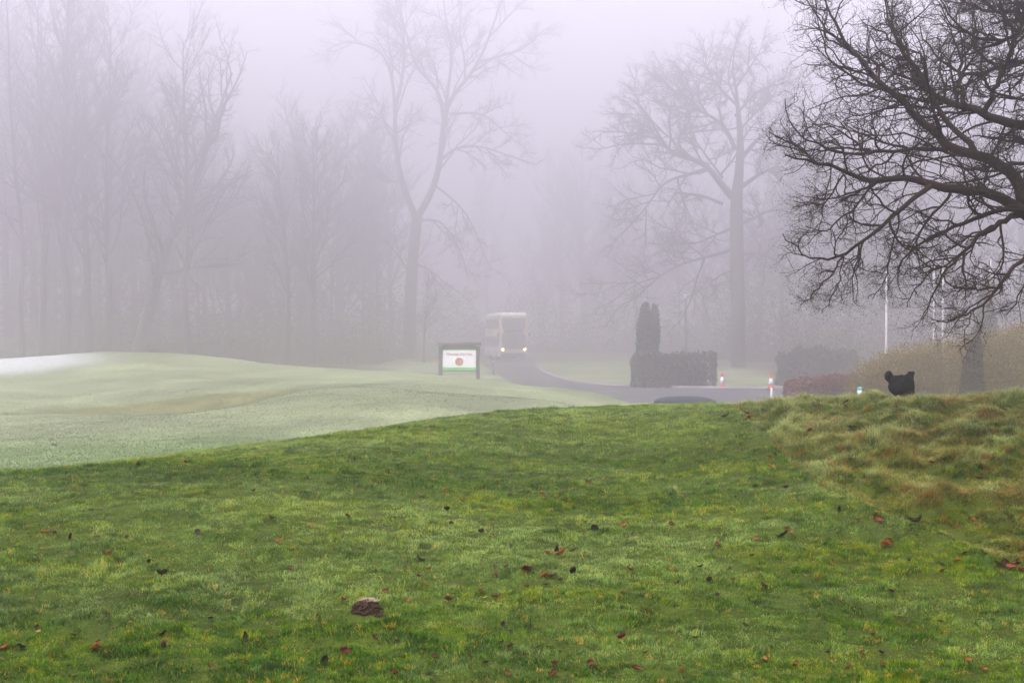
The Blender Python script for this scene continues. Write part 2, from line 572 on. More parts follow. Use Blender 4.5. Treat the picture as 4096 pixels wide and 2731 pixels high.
def side_dir(d, ang, rnd, flat=0.0):
    """direction at angle ang off d, random azimuth"""
    while True:
        r = (rnd.gauss(0, 1), rnd.gauss(0, 1), rnd.gauss(0, 1) * (1 - flat))
        dt = r[0] * d[0] + r[1] * d[1] + r[2] * d[2]
        p = (r[0] - dt * d[0], r[1] - dt * d[1], r[2] - dt * d[2])
        if p[0] ** 2 + p[1] ** 2 + p[2] ** 2 > 0.05: break
    p = norm(p)
    c, s = math.cos(ang), math.sin(ang)
    return norm((d[0] * c + p[0] * s, d[1] * c + p[1] * s, d[2] * c + p[2] * s))


def grow(out, p, d, length, r, lev, cfg, rnd):
    """a branch and its children. cfg: list of per-level dicts, lev 0.. ; appends (level, pts, radii)"""
    c = cfg[lev]
    n = c.get("n", 6)
    step = length / n
    pts, rad = [p], [r]
    dirs = [d]
    wob, up, tip = c.get("wob", 0.15), c.get("up", 0.0), c.get("tip", 0.25)
    for k in range(n):
        d = norm((d[0] + rnd.gauss(0, wob), d[1] + rnd.gauss(0, wob), d[2] + rnd.gauss(0, wob) + up))
        p = (p[0] + d[0] * step, p[1] + d[1] * step, p[2] + d[2] * step)
        pts.append(p); dirs.append(d)
        rad.append(r * (1 - (1 - tip) * (k + 1) / n))
    if lev == len(cfg) - 1 and c.get("bud"):
        rad[-2] = rad[-2] * 1.0; rad[-1] = r * 0.4
        q = pts[-1]; e = c["bud"]
        pts += [(q[0] + d[0] * e, q[1] + d[1] * e, q[2] + d[2] * e), (q[0] + d[0] * e * 2, q[1] + d[1] * e * 2, q[2] + d[2] * e * 2)]
        rad += [e * 0.55, e * 0.12]
    out.append((lev, pts, rad))
    if lev + 1 < len(cfg):
        spawn(out, pts, rad, dirs, length, lev + 1, cfg, rnd)


def spawn(out, pts, rad, dirs, length, lev, cfg, rnd, t0=None, count=None):
    c = cfg[lev]
    m = c["num"] if count is None else count
    m = max(1, int(m * rnd.uniform(0.75, 1.25) + 0.5))
    t0 = c.get("t0", 0.25) if t0 is None else t0
    K = len(dirs) - 1
    for k in range(m):
        t = t0 + (1 - t0) * (k + rnd.random()) / m
        f = t * K; i = min(int(f), K - 1); f -= i
        q = tuple(pts[i][a] * (1 - f) + pts[i + 1][a] * f for a in range(3))
        rr = rad[i] * (1 - f) + rad[i + 1] * f
        ln = length * c["ratio"] * (1 - c.get("fall", 0.45) * t) * rnd.uniform(0.65, 1.3)
        if "len" in c: ln = c["len"] * rnd.uniform(0.5, 1.4)
        dd = side_dir(dirs[i + 1], R(rnd.gauss(c["ang"], 9)), rnd, c.get("flat", 0.0))
        grow(out, q, dd, ln, min(rr * 0.75, c.get("r", 9)) * rnd.uniform(0.8, 1.1) if "r" in c else rr * 0.6, lev, cfg, rnd)


def limb(out, pts, r0, r1, cfg, rnd, n=14, wob=0.0, lev=0, count=None, t0=0.15):
    """a hand placed limb through given points, then its auto grown side branches"""
    P = np.array([tuple(p) for p in pts])
    t = np.r_[0, np.cumsum(np.linalg.norm(np.diff(P, axis=0), axis=1))]
    q = np.linspace(0, t[-1], n)
    C = np.c_[[np.interp(q, t, P[:, a]) for a in range(3)]].T
    for _ in range(2):                                   # round the corners
        C[1:-1] = 0.25 * C[:-2] + 0.5 * C[1:-1] + 0.25 * C[2:]
    if wob:
        C[1:-1] += np.array([[rnd.gauss(0, wob) for _ in range(3)] for _ in range(n - 2)])
    D = np.gradient(C, axis=0); D /= np.linalg.norm(D, axis=1)[:, None]
    rad = [r0 + (r1 - r0) * (k / (n - 1)) ** 0.85 for k in range(n)]
    C = [tuple(c) for c in C]
    out.append((lev, C, rad))
    spawn(out, C, rad, [tuple(d) for d in D], t[-1], lev + 1, cfg, rnd, t0=t0, count=count)


def bark(name, c1, c2, moss=None):
    m = mat(name, c1, 0.9, col2=c2, scale=6, bump=0.8, bscale=25)
    return m


m_oak = mat("oak_bark", (0.014, 0.011, 0.009), 0.95, spec=0.1, col2=(0.020, 0.021, 0.008), scale=2.5, bump=0.8, bscale=25)
m_twig = mat("oak_twig_bark", (0.027, 0.013, 0.011), 0.9, spec=0.1, col2=(0.014, 0.013, 0.007), scale=4)
m_bark = mat("wood_bark", (0.055, 0.045, 0.042), 0.95, col2=(0.085, 0.075, 0.062), scale=1.5, bump=0.5, bscale=12)
m_bark2 = mat("big_tree_bark", (0.05, 0.042, 0.04), 0.95, col2=(0.075, 0.068, 0.05), scale=1.2, bump=0.6, bscale=10)


def build_tree(name, out, trunk_levels, label, mt, mt_twig, loc=(0, 0, 0), group=None, sides=(8, 6, 4, 3, 3, 3), rel=True, ntrunk=1):
    root = empty(name, loc)
    tag(root, label, name.replace("_", " "), group)
    off = np.array(loc) if rel else np.zeros(3)
    conv = lambda P: [(a - off[0], b_ - off[1], c - off[2]) for a, b_, c in P]
    tubes("trunk", [(conv(p), r, 12) for l, p, r in out[:ntrunk]], mt, root)
    tubes("crown", [(conv(p), r, sides[min(l, 5)]) for l, p, r in out[ntrunk:]], mt_twig, root)
    return root


# ---- the near oak whose boughs hang into the picture
rnd = random.Random(4)
OAK = [dict(),
       dict(num=8, ratio=0.46, ang=50, n=10, wob=0.20, up=0.02, tip=0.35, r=0.0125, t0=0.08, fall=0.70),
       dict(num=6.2, ratio=0.50, ang=48, n=8, wob=0.24, up=0.01, tip=0.5, r=0.0074, t0=0.12, fall=0.35),
       dict(num=3.4, ratio=0.50, ang=50, n=6, wob=0.26, up=0.015, tip=0.7, r=0.0052, t0=0.18, fall=0.3),
       dict(num=1.7, len=0.10, ratio=0.3, ang=50, n=3, wob=0.24, up=0.03, tip=0.9, r=0.0041, t0=0.25, bud=0.0055)]
OD = 13.0 * K


def op(lst, y0=0.0, y1=0.0, sc=1.081, ox=3000, oy=0):
    y0 *= K; y1 *= K
    """limb points given in picture coordinates, running in depth from y0 to y1 metres off the trunk's plane"""
    n = len(lst)
    return [W(ox + x / sc, oy + y / sc, OD + y0 + (y1 - y0) * k / max(1, n - 1)) for k, (x, y) in enumerate(lst)]


o = []
tx, ty = W(4330, 1310, OD).x, OD
tz = h1(tx, ty)
o.append((0, [(tx + .06, ty, tz - 0.15), (tx + 0.03, ty, tz + 0.15), (tx, ty, tz + 0.55), (tx - .02, ty, tz + 1.0), (tx, ty, tz + 1.5), (tx + .06, ty, tz + 2.2), (tx + .18, ty + .06, tz + 3.3), (tx + .25, ty + .1, tz + 4.8)],
          [0.31, 0.24, 0.20, 0.19, 0.17, 0.14, 0.10, 0.05]))
L = lambda p, a, b_, **k: limb(o, p, a * K * 0.58, b_ * K * 0.9, OAK, rnd, wob=0.005, **k)
for c_ in OAK:
    for k_ in ("r", "len", "bud"):
        if k_ in c_: c_[k_] *= K
# joining boughs from the trunk to where they enter the frame
L(op([(1440, 1080), (1300, 1000), (1185, 925), (1100, 850), (1020, 830), (900, 830), (780, 800), (690, 765), (600, 770), (500, 790), (390, 735), (330, 705), (230, 700), (150, 670)], 0, -0.5), 0.125, 0.007, n=30, count=13, t0=0.25)
L(op([(1300, 1000), (1195, 900), (1170, 800), (1130, 740), (1040, 695), (975, 660), (850, 645), (815, 570), (760, 545), (710, 505), (650, 430), (560, 370), (500, 280), (430, 215), (390, 150), (345, 80), (320, 0), (300, -60)], 0.0, 0.5), 0.12, 0.006, n=34, count=19, t0=0.2)
L(op([(970, 660), (930, 600), (870, 545), (830, 500), (790, 430), (745, 340), (700, 270), (650, 200), (610, 100), (590, 20), (575, -60)], 0.1, 1.0), 0.05, 0.006, n=22, count=16)
L(op([(850, 648), (720, 645), (600, 655), (500, 655), (430, 680), (330, 640), (230, 610), (185, 565), (160, 490), (150, 430)], 0.2, -0.9), 0.036, 0.004, n=20, count=12)
L(op([(520, 650), (400, 640), (300, 660), (200, 640), (120, 600), (95, 580)], 0.0, -0.3), 0.02, 0.004, n=14, count=9)
L(op([(1440, 520), (1300, 545), (1185, 545), (1100, 535), (1010, 490), (930, 460), (830, 450), (770, 395), (720, 320), (660, 235), (610, 160), (590, 60), (570, -40)], 0.3, 1.3), 0.10, 0.006, n=26, count=19, t0=0.2)
L(op([(830, 450), (730, 430), (600, 400), (500, 370), (430, 330), (330, 260), (300, 160), (290, 60), (280, -20)], 0.7, 0.2), 0.03, 0.004, n=18, count=11)
L(op([(925, 460), (910, 400), (895, 340), (900, 290), (930, 240), (960, 200), (975, 120), (960, 40), (950, -30)], 0.6, 1.1), 0.04, 0.005, n=18, count=12)
L(op([(1010, 490), (1050, 400), (1090, 300), (1150, 160), (1190, 60), (1200, -60)], 0.5, 0.2), 0.045, 0.012, n=18, count=18)
L(op([(1420, 230), (1300, 260), (1185, 270), (1090, 285), (1010, 320), (930, 330), (850, 290), (790, 240), (745, 170), (730, 100)], 0.8, 1.6), 0.06, 0.005, n=20, count=19)
L(op([(1400, -60), (1250, -20), (1150, 50), (1080, 60), (1000, 40), (930, 20), (860, -20)], 0.8, 1.2), 0.05, 0.01, n=18, count=18)
L(op([(1400, 100), (1250, 110), (1160, 150), (1080, 180), (1000, 170), (900, 130), (840, 60), (810, -10)], -0.5, -0.9), 0.045, 0.006, n=18, count=18)
L(op([(780, 805), (720, 850), (600, 940), (500, 1040), (400, 1110), (310, 1130), (230, 1110), (170, 1060), (140, 1010)], -0.3, -0.8), 0.042, 0.004, n=20, count=10)
L(op([(405, 1108), (350, 1190), (300, 1240), (260, 1280), (220, 1320)], -0.7, -0.9), 0.015, 0.004, n=12, count=8)
L(op([(405, 1115), (390, 1200), (370, 1270), (330, 1330), (310, 1355)], -0.7, -0.6), 0.010, 0.003, n=12, count=7)
L(op([(430, 1130), (460, 1190), (470, 1250), (460, 1310)], -0.7, -0.6), 0.008, 0.003, n=9, count=5)
L(op([(640, 910), (640, 1000), (600, 1090), (600, 1160), (570, 1240), (530, 1290)], -0.4, -0.4), 0.016, 0.004, n=14, count=10)
L(op([(560, 780), (480, 850), (440, 920), (350, 970), (340, 1010), (290, 1000), (240, 980)], -0.3, -0.9), 0.020, 0.004, n=14, count=10)
L(op([(400, 760), (350, 850), (310, 900), (260, 880), (190, 870)], -0.5, -1.0), 0.014, 0.004, n=12, count=9)
L(op([(1185, 920), (1110, 900), (1060, 912), (960, 950), (890, 980), (830, 1000), (720, 1060), (650, 1130), (630, 1190), (650, 1260)], 0, 0.3), 0.045, 0.004, n=20, count=12)
L(op([(1180, 930), (1140, 920), (1090, 960), (1010, 1010), (930, 1080), (860, 1150), (810, 1220), (800, 1280), (760, 1330), (740, 1380)], 0, -0.6), 0.05, 0.004, n=20, count=14)
L(op([(930, 1080), (850, 1150), (760, 1190), (690, 1270), (680, 1330)], -0.3, 0.2), 0.018, 0.004, n=14, count=10)
L(op([(1290, 1000), (1230, 1080), (1180, 1120), (1130, 1160), (1080, 1240), (1030, 1300), (950, 1345), (880, 1390), (830, 1405), (790, 1380)], -0.2, -0.9), 0.042, 0.004, n=20, count=8, t0=0.35)
L(op([(955, 1345), (935, 1420), (925, 1470), (940, 1520), (925, 1550)], -0.7, -0.9), 0.009, 0.0025, n=12, count=4)
L(op([(965, 1340), (985, 1380), (990, 1420), (1015, 1450), (1022, 1490)], -0.7, -0.6), 0.007, 0.0025, n=12, count=4)
L(op([(1085, 1235), (1040, 1250), (980, 1258), (950, 1232), (900, 1255), (860, 1280), (820, 1260)], -0.5, -0.2), 0.020, 0.004, n=14, count=9)
L(op([(1400, 950), (1300, 1040), (1230, 1150), (1190, 1220), (1160, 1280), (1140, 1330), (1110, 1360)], 0.3, 0.9), 0.03, 0.004, n=14, count=12)
L(op([(1360, 700), (1250, 640), (1150, 610), (1060, 600), (960, 590)], 0.2, 0.9), 0.05, 0.006, n=14, count=12)
L(op([(1400, 820), (1300, 760), (1230, 700), (1150, 690), (1060, 745), (980, 740), (900, 700)], -0.2, -0.8), 0.05, 0.005, n=14, count=12)
L(op([(1440, 400), (1330, 380), (1230, 420), (1130, 430), (1040, 400), (980, 330)], 0.2, -0.9), 0.05, 0.005, n=14, count=14)
build_tree("oak_tree", o, 1, "near oak with black bare twisting boughs reaching in above the rough grass bank", m_oak, m_twig, loc=(tx, ty, tz))
print("oak branches", len(o))

# ---- the tall forked tree in the middle
T1D = 150.0
rnd = random.Random(8)
BIG = [dict(),
       dict(num=12, ratio=0.44, ang=48, n=8, wob=0.13, up=0.03, tip=0.3, r=0.1180, t0=0.1),
       dict(num=10, ratio=0.46, ang=44, n=6, wob=0.16, up=0.02, tip=0.4, r=0.0496, t0=0.15),
       dict(num=10, ratio=0.5, ang=42, n=5, wob=0.18, up=0.03, tip=0.5, r=0.0212, t0=0.15)]


def tp(lst, d, y0, y1, sc, ox, oy):
    n = len(lst)
    return [W(ox + x / sc, oy + y / sc, d + y0 + (y1 - y0) * k / max(1, n - 1)) for k, (x, y) in enumerate(lst)]


q = lambda l, a=0, b_=0: tp(l, T1D, a, b_, 1.045, 1200, 0)
o = []
trunk = q([(455, 1570), (457, 1500), (458, 1400), (460, 1300), (464, 1200), (470, 1100), (480, 1000), (490, 900)])
o.append((0, [tuple(p) for p in trunk], [0.98, 0.74, 0.66, 0.63, 0.60, 0.57, 0.54, 0.54]))
L = lambda *a, **k: limb(o, *a, BIG, rnd, **k)
L(q([(488, 915), (455, 850), (420, 740), (395, 600), (400, 450), (385, 320), (365, 240), (330, 200), (240, 190), (200, 160), (110, 215)], 0, 2), 0.378, 0.038, n=22, count=11)
L(q([(400, 450), (430, 330), (440, 200), (430, 100), (400, 0), (390, -120)], 1, -1), 0.208, 0.038, n=16, count=9)
L(q([(490, 910), (540, 830), (575, 740), (590, 640), (600, 500), (630, 400), (690, 350), (750, 260), (785, 180), (810, 90), (850, 10), (860, -120)], 0, -2), 0.397, 0.047, n=24, count=12)
L(q([(600, 500), (590, 400), (550, 340), (490, 300), (465, 220), (440, 130), (420, 40), (400, -60)], -0.7, -3), 0.226, 0.028, n=16, count=10)
L(q([(610, 450), (625, 330), (640, 230), (610, 100), (600, 0), (590, -140)], -0.7, 1), 0.189, 0.028, n=16, count=9)
L(q([(690, 350), (690, 250), (665, 150), (670, 60), (690, -60)], -1, -1), 0.132, 0.028, n=14, count=9)
L(q([(598, 665), (640, 620), (740, 610), (800, 625), (850, 645), (980, 690)], 0, -3), 0.161, 0.028, n=16, count=10)
L(q([(625, 480), (740, 470), (800, 500), (860, 560), (940, 620)], 0, 2), 0.142, 0.028, n=14, count=9)
L(q([(750, 265), (800, 245), (870, 232), (940, 208), (1000, 140), (1060, 110)], -1, -4), 0.132, 0.028, n=14, count=8)
L(q([(500, 920), (590, 920), (640, 990), (680, 1070), (700, 1150)], 0, -4), 0.122, 0.028, n=14, count=9)
L(q([(570, 780), (660, 850), (720, 930), (760, 1040), (800, 1130)], 0, 3), 0.122, 0.028, n=14, count=9)
L(q([(470, 1100), (540, 1120), (600, 1180), (680, 1230), (740, 1300)], 0, -3), 0.094, 0.019, n=12, count=8)
L(q([(462, 1150), (400, 1050), (330, 980), (250, 960), (200, 980)], 0, 3), 0.114, 0.019, n=12, count=9)
L(q([(430, 760), (340, 760), (280, 700), (200, 690)], 0, -3), 0.114, 0.019, n=12, count=9)
L(q([(398, 560), (330, 480), (280, 440), (200, 420)], 0, 3), 0.114, 0.019, n=12, count=9)
bw = W(1200 + 455 / 1.045, 1310, T1D)
build_tree("forked_tree", o, 1, "tall bare tree forking high into two limbs, standing behind the notice board", m_bark2, m_bark, loc=(bw.x, T1D, 0.0))

# ---- the broad oak beyond the hedge
T2D = 112.0
rnd = random.Random(15)
BIG2 = [dict(),
        dict(num=12, ratio=0.50, ang=50, n=8, wob=0.16, up=0.03, tip=0.3, r=0.0882, t0=0.1),
        dict(num=11, ratio=0.46, ang=46, n=6, wob=0.19, up=0.03, tip=0.4, r=0.0389, t0=0.12),
        dict(num=10, ratio=0.5, ang=44, n=5, wob=0.2, up=0.04, tip=0.5, r=0.0170, t0=0.12)]
q = lambda l, a=0, b_=0: tp(l, T2D, a, b_, 1.306, 2400, 100)
o = []
trunk = q([(722, 1960), (724, 1890), (722, 1780), (722, 1600), (720, 1400), (715, 1200), (712, 1050), (712, 900), (725, 780), (732, 660), (730, 560), (720, 450), (708, 330), (690, 240), (700, 130), (720, 40)])
o.append((0, [tuple(p) for p in trunk], [0.82, 0.62, 0.55, 0.53, 0.51, 0.50, 0.50, 0.44, 0.34, 0.28, 0.22, 0.17, 0.12, 0.08, 0.05, 0.03]))
L = lambda *a, **k: limb(o, *a, BIG2, rnd, **k)
L(q([(690, 900), (625, 825), (570, 745), (485, 700), (380, 680), (330, 620), (290, 550), (260, 490), (210, 430), (150, 380)], 0, -3), 0.300, 0.031, n=22, count=12)
L(q([(315, 625), (240, 625), (160, 618), (80, 630), (0, 655), (-60, 640)], -2, -4), 0.090, 0.020, n=14, count=10)
L(q([(480, 700), (400, 640), (400, 600), (445, 545), (490, 460), (450, 430), (360, 430), (250, 395), (200, 360)], -1, 2), 0.150, 0.020, n=18, count=12)
L(q([(705, 650), (680, 590), (650, 530), (600, 490), (560, 470), (490, 440), (420, 370), (340, 310), (280, 250)], 0, 2), 0.180, 0.020, n=18, count=12)
L(q([(490, 445), (470, 340), (430, 250), (380, 190)], 1, 0), 0.090, 0.020, n=12, count=10)
L(q([(722, 430), (640, 350), (580, 280), (550, 200), (540, 110)], 0, -3), 0.120, 0.020, n=14, count=11)
L(q([(702, 480), (780, 390), (830, 340), (900, 320), (1000, 300), (1060, 260)], 0, -2), 0.120, 0.020, n=14, count=12)
L(q([(708, 330), (770, 240), (830, 150), (860, 60)], 0, 2), 0.100, 0.020, n=14, count=11)
L(q([(735, 700), (820, 600), (900, 520), (980, 470), (1060, 440)], 0, 3), 0.200, 0.020, n=16, count=12)
L(q([(735, 850), (830, 780), (920, 740), (1010, 760), (1100, 740)], 0, -3), 0.200, 0.020, n=16, count=12)
L(q([(640, 935), (540, 892), (450, 882), (388, 877)], 0, -1), 0.120, 0.085, n=8, count=2)
L(q([(560, 750), (440, 790), (370, 805), (320, 835), (275, 905), (220, 980), (150, 1060), (60, 1130)], -1, -4), 0.140, 0.020, n=18, count=12)
L(q([(700, 1060), (640, 1080), (560, 1120), (480, 1150), (400, 1140), (300, 1180)], 0, 3), 0.110, 0.020, n=14, count=10)
L(q([(710, 1170), (600, 1200), (450, 1240), (350, 1275), (320, 1330), (230, 1325), (150, 1380), (60, 1440), (20, 1490)], 0, -4), 0.130, 0.020, n=18, count=12)
L(q([(712, 1270), (620, 1310), (560, 1360), (540, 1430)], 0, -3), 0.070, 0.020, n=12, count=8)
L(q([(715, 1050), (800, 1010), (900, 960), (1000, 980), (1100, 1040)], 0, 3), 0.150, 0.020, n=14, count=12)
L(q([(720, 1200), (830, 1190), (930, 1240), (1040, 1330)], 0, -3), 0.120, 0.020, n=14, count=11)
L(q([(560, 470), (500, 380), (520, 280), (590, 180), (640, 80)], 1, 3), 0.09, 0.02, n=14, count=12)
L(q([(450, 430), (380, 350), (320, 290), (270, 300)], 1, -2), 0.07, 0.02, n=12, count=11)
L(q([(310, 600), (230, 520), (130, 470), (60, 450)], -2, 1), 0.08, 0.02, n=12, count=12)
L(q([(722, 560), (800, 470), (890, 400), (960, 250)], 0, 2), 0.10, 0.02, n=14, count=12)
L(q([(718, 420), (660, 280), (690, 150), (740, 20)], 0, 1), 0.09, 0.02, n=14, count=12)
L(q([(640, 800), (520, 640), (470, 560), (420, 520)], 0, 3), 0.10, 0.02, n=14, count=12)
bw = W(2400 + 722 / 1.306, 1310, T2D)
build_tree("broad_oak_tree", o, 1, "massive bare spreading oak on straight trunk behind the traffic cones", m_bark2, m_bark, loc=(bw.x, T2D, 0.0))

# ---- the wood fading into the fog
def wood_proto(kind, seed):
    rnd = random.Random(seed)
    o = []
    if kind == "tall":
        H, r0 = 27, 0.34
        cfg = [dict(n=12, wob=0.035, up=0.02, tip=0.12),
               dict(num=34, ratio=0.34, ang=38, n=7, wob=0.10, up=0.10, tip=0.25, r=0.10, t0=0.28, fall=0.55),
               dict(num=11, ratio=0.38, ang=38, n=5, wob=0.14, up=0.06, tip=0.4, r=0.035, t0=0.2),
               dict(num=9, ratio=0.45, ang=36, n=4, wob=0.15, up=0.06, tip=0.5, r=0.016, t0=0.15)]
    elif kind == "slender":
        H, r0 = 24, 0.17
        cfg = [dict(n=12, wob=0.03, up=0.02, tip=0.12),
               dict(num=20, ratio=0.20, ang=42, n=6, wob=0.12, up=0.10, tip=0.25, r=0.05, t0=0.3, fall=0.5),
               dict(num=8, ratio=0.38, ang=40, n=4, wob=0.14, up=0.05, tip=0.5, r=0.02, t0=0.2),
               dict(num=5, ratio=0.45, ang=36, n=3, wob=0.15, up=0.05, tip=0.5, r=0.013, t0=0.15)]
    elif kind == "domed":
        H, r0 = 15.5, 0.42
        cfg = [dict(n=9, wob=0.04, up=0.02, tip=0.3),
               dict(num=30, ratio=0.62, ang=46, n=8, wob=0.09, up=0.10, tip=0.2, r=0.12, t0=0.10, fall=0.45),
               dict(num=13, ratio=0.42, ang=34, n=5, wob=0.12, up=0.07, tip=0.35, r=0.036, t0=0.15),
               dict(num=10, ratio=0.45, ang=34, n=4, wob=0.14, up=0.06, tip=0.5, r=0.016, t0=0.1)]
    else:   # leaning, with forked limbs
        H, r0 = 22, 0.5
        cfg = [dict(n=12, wob=0.06, up=0.03, tip=0.15),
               dict(num=18, ratio=0.45, ang=45, n=8, wob=0.14, up=0.08, tip=0.25, r=0.16, t0=0.22, fall=0.5),
               dict(num=8, ratio=0.40, ang=42, n=6, wob=0.17, up=0.04, tip=0.4, r=0.05, t0=0.2),
               dict(num=8, ratio=0.42, ang=40, n=4, wob=0.18, up=0.04, tip=0.5, r=0.017, t0=0.15)]
    d0 = (0.14, 0, 1) if kind == "leaning" else (rnd.gauss(0, .02), rnd.gauss(0, .02), 1)
    grow(o, (0, 0, -0.4), norm(d0), H, r0, 0, cfg, rnd)
    return o


KIND = {"tall": ("tall straight bare tree, steep branches,", "ash_tree"),
        "slender": ("slim bare pole of a tree, short branches,", "young_tree"),
        "domed": ("round headed bare tree, dense fan of branches,", "beech_tree"),
        "leaning": ("stout bare tree with a leaning trunk", "sycamore_tree")}
protos = {}
for kd, seeds in (("tall", (1, 2, 3)), ("slender", (4, 5)), ("domed", (6, 7)), ("leaning", (8,))):
    for sdd in seeds:
        protos[(kd, sdd)] = wood_proto(kd, sdd * 7)
used = {}
WOODF = 1.42


def place_tree(kd, px, d, sc=1.0, rz=None, label=None, where="in the foggy wood beside the notice board"):
    cands = [k for k in protos if k[0] == kd]
    key = cands[int(abs(px) + d) % len(cands)]
    rz = random.uniform(0, 6.28) if rz is None else rz
    d *= WOODF; sc *= WOODF * 0.98
    X = (px - 2048) / F * d
    loc = (X, d, max(-0.1, h1(X, d) - 0.05))
    lab, nm = KIND[kd]
    if key not in used:
        t = build_tree(nm, protos[key], 1, lab, m_bark, m_bark, sides=(7, 4, 3, 3, 3, 3))
        used[key] = t
    else:
        t = copy_tree(used[key])
    t.location = loc; t.rotation_euler = (0, 0, rz); t.scale = (sc, sc, sc)
    t["label"] = label or (lab + " " + where)
    t["category"] = "tree"
    if label: t["group"] = "bare trees in the fog"
    else: t["group"] = "%s bare trees %s" % (kd, where)


OV = 4096 / 2352
# left wood: trunk positions in the overview picture, depth
for ox, d, kd, sc in ((18, 112, "tall", 1.0), (50, 83, "slender", 0.9), (98, 88, "tall", 0.78), (128, 112, "slender", 1.0), (152, 84, "tall", 0.82), (205, 92, "tall", 0.84),
                      (178, 116, "slender", 1.0), (228, 108, "slender", 0.95), (247, 86, "tall", 0.74), (282, 122, "slender", 1.1), (362, 118, "tall", 0.9), (395, 124, "slender", 1.0),
                      (470, 122, "tall", 0.72), (505, 116, "slender", 0.66), (548, 126, "tall", 0.62), (585, 118, "slender", 0.66), (610, 112, "slender", 0.7), (838, 112, "slender", 0.7), (870, 118, "tall", 0.7),
                      (40, 128, "domed", 1.25), (118, 132, "domed", 1.3), (170, 128, "domed", 1.25), (262, 130, "domed", 1.3), (335, 128, "domed", 1.15), (410, 130, "domed", 1.1), (455, 116, "slender", 0.8),
                       (530, 120, "domed", 0.8), (590, 124, "domed", 0.85), (720, 126, "domed", 1.05), (850, 128, "domed", 0.95), (900, 124, "tall", 0.7), (80, 114, "tall", 1.0), (225, 124, "tall", 1.1), (310, 120, "tall", 1.0),
                       (660, 88, "tall", 0.5), (722, 86, "tall", 0.52), (760, 108, "slender", 0.7), (-40, 110, "tall", 1.0), (-110, 116, "tall", 1.05), (-75, 120, "slender", 1.05)):
    place_tree(kd, ox * OV, d, sc)
place_tree("leaning", 306 * OV, 84, 0.82, 0.2, "stout bare tree with leaning trunk standing straight behind the hill top")
place_tree("tall", 430 * OV, 80, 0.66, 1.0, "dark straight bare tree where the hill starts to fall, right of the leaning tree")
place_tree("domed", 690 * OV, 108, 1.02, 0.4, "round headed bare tree with dense fanned branches, midway to the forked tree")
place_tree("domed", 780 * OV, 116, 0.98, 2.4, "round headed bare tree hard against the forked tree, greyed by fog")
place_tree("domed", 640 * OV, 118, 0.9, 3.9, "smaller round headed bare tree at the foot of the domed crowns")
# beyond the lane and behind the broad oak
for ox, d, kd, sc in ((1290, 168, "tall", 0.80), (1345, 160, "domed", 1.1), (1405, 165, "tall", 0.75), (1470, 150, "domed", 1.0), (1240, 178, "domed", 1.0), (1120, 185, "tall", 0.8),
                      (1800, 104, "tall", 0.62), (1870, 112, "domed", 0.95), (1950, 118, "tall", 0.72), (2040, 108, "domed", 0.9), (2120, 116, "tall", 0.8), (2200, 110, "domed", 1.0), (2290, 114, "tall", 0.85),
                      (2360, 108, "domed", 0.95), (2440, 112, "tall", 0.9), (1560, 128, "slender", 0.7), (1620, 132, "domed", 0.9), (1740, 122, "domed", 0.8)):
    place_tree(kd, ox * OV, d, sc, where="beyond the broad oak and the lane" if ox > 1500 else "at the far end of the lane")
place_tree("tall", 974 * OV, 90, 0.21, 0.5, "thin sapling with sparse branches beside the forked tree's trunk")


# ------------------------------------------------------------------ foliage
def leaf_cloud(name, P, size, mt, parent=None, N=None, flat=0.0, aspect=0.6, rg=rng):
    """small four sided leaves at points P (n,3), random orientation"""
    n = len(P)
    u = rg.normal(size=(n, 3)); u[:, 2] *= (1 - flat); u /= np.linalg.norm(u, axis=1)[:, None]
    v = np.cross(u, rg.normal(size=(n, 3))); v /= np.linalg.norm(v, axis=1)[:, None]
    s = size * rg.uniform(0.6, 1.4, (n, 1))
    a = P - u * s; c = P + u * s
    w = np.cross(u, v)
    bq = P + v * s * aspect + w * s * 0.2; dq = P - v * s * aspect + w * s * 0.2
    V = np.stack([a, bq, c, dq], axis=1).reshape(-1, 3)
    return mesh_obj(name, V, np.arange(4 * n), np.arange(n) * 4, mt, parent)


def blob_points(blobs, n, shell=0.5, rg=rng, zmin=0.0):
    """points in a union of ellipsoids (cx,cy,cz,rx,ry,rz), denser near the surface"""
    B = np.array(blobs, dtype=float)
    vol = (B[:, 3] * B[:, 4] * B[:, 5]) ** 0.67
    pick = rg.choice(len(B), n, p=vol / vol.sum())
    d = rg.normal(size=(n, 3)); d /= np.linalg.norm(d, axis=1)[:, None]
    r = shell + (1 - shell) * rg.random(n) ** 0.6
    r *= 1 + 0.16 * (rg.random(n) - 0.5)
    p = B[pick, :3] + d * r[:, None] * B[pick, 3:]
    return p[p[:, 2] > zmin]


m_yew = leaf_mat("conifer_foliage", (0.020, 0.032, 0.024), (0.030, 0.048, 0.030), (0.05, 0.07, 0.045))
m_hedge = leaf_mat("hedge_foliage", (0.035, 0.042, 0.028), (0.060, 0.070, 0.035), (0.12, 0.12, 0.06))
m_brush = leaf_mat("brush_foliage", (0.060, 0.055, 0.035), (0.10, 0.10, 0.045), (0.17, 0.16, 0.07))
m_brush2 = leaf_mat("dark_brush_foliage", (0.040, 0.040, 0.030), (0.07, 0.065, 0.035), (0.13, 0.11, 0.05))
m_red = leaf_mat("red_hedge_foliage", (0.07, 0.024, 0.022), (0.12, 0.050, 0.042), (0.24, 0.13, 0.11))
m_beech = leaf_mat("brown_green_foliage", (0.10, 0.060, 0.018), (0.17, 0.12, 0.032), (0.28, 0.23, 0.085))
m_stem = mat("shrub_stems", (0.07, 0.05, 0.035), 0.9, noise=0.4)


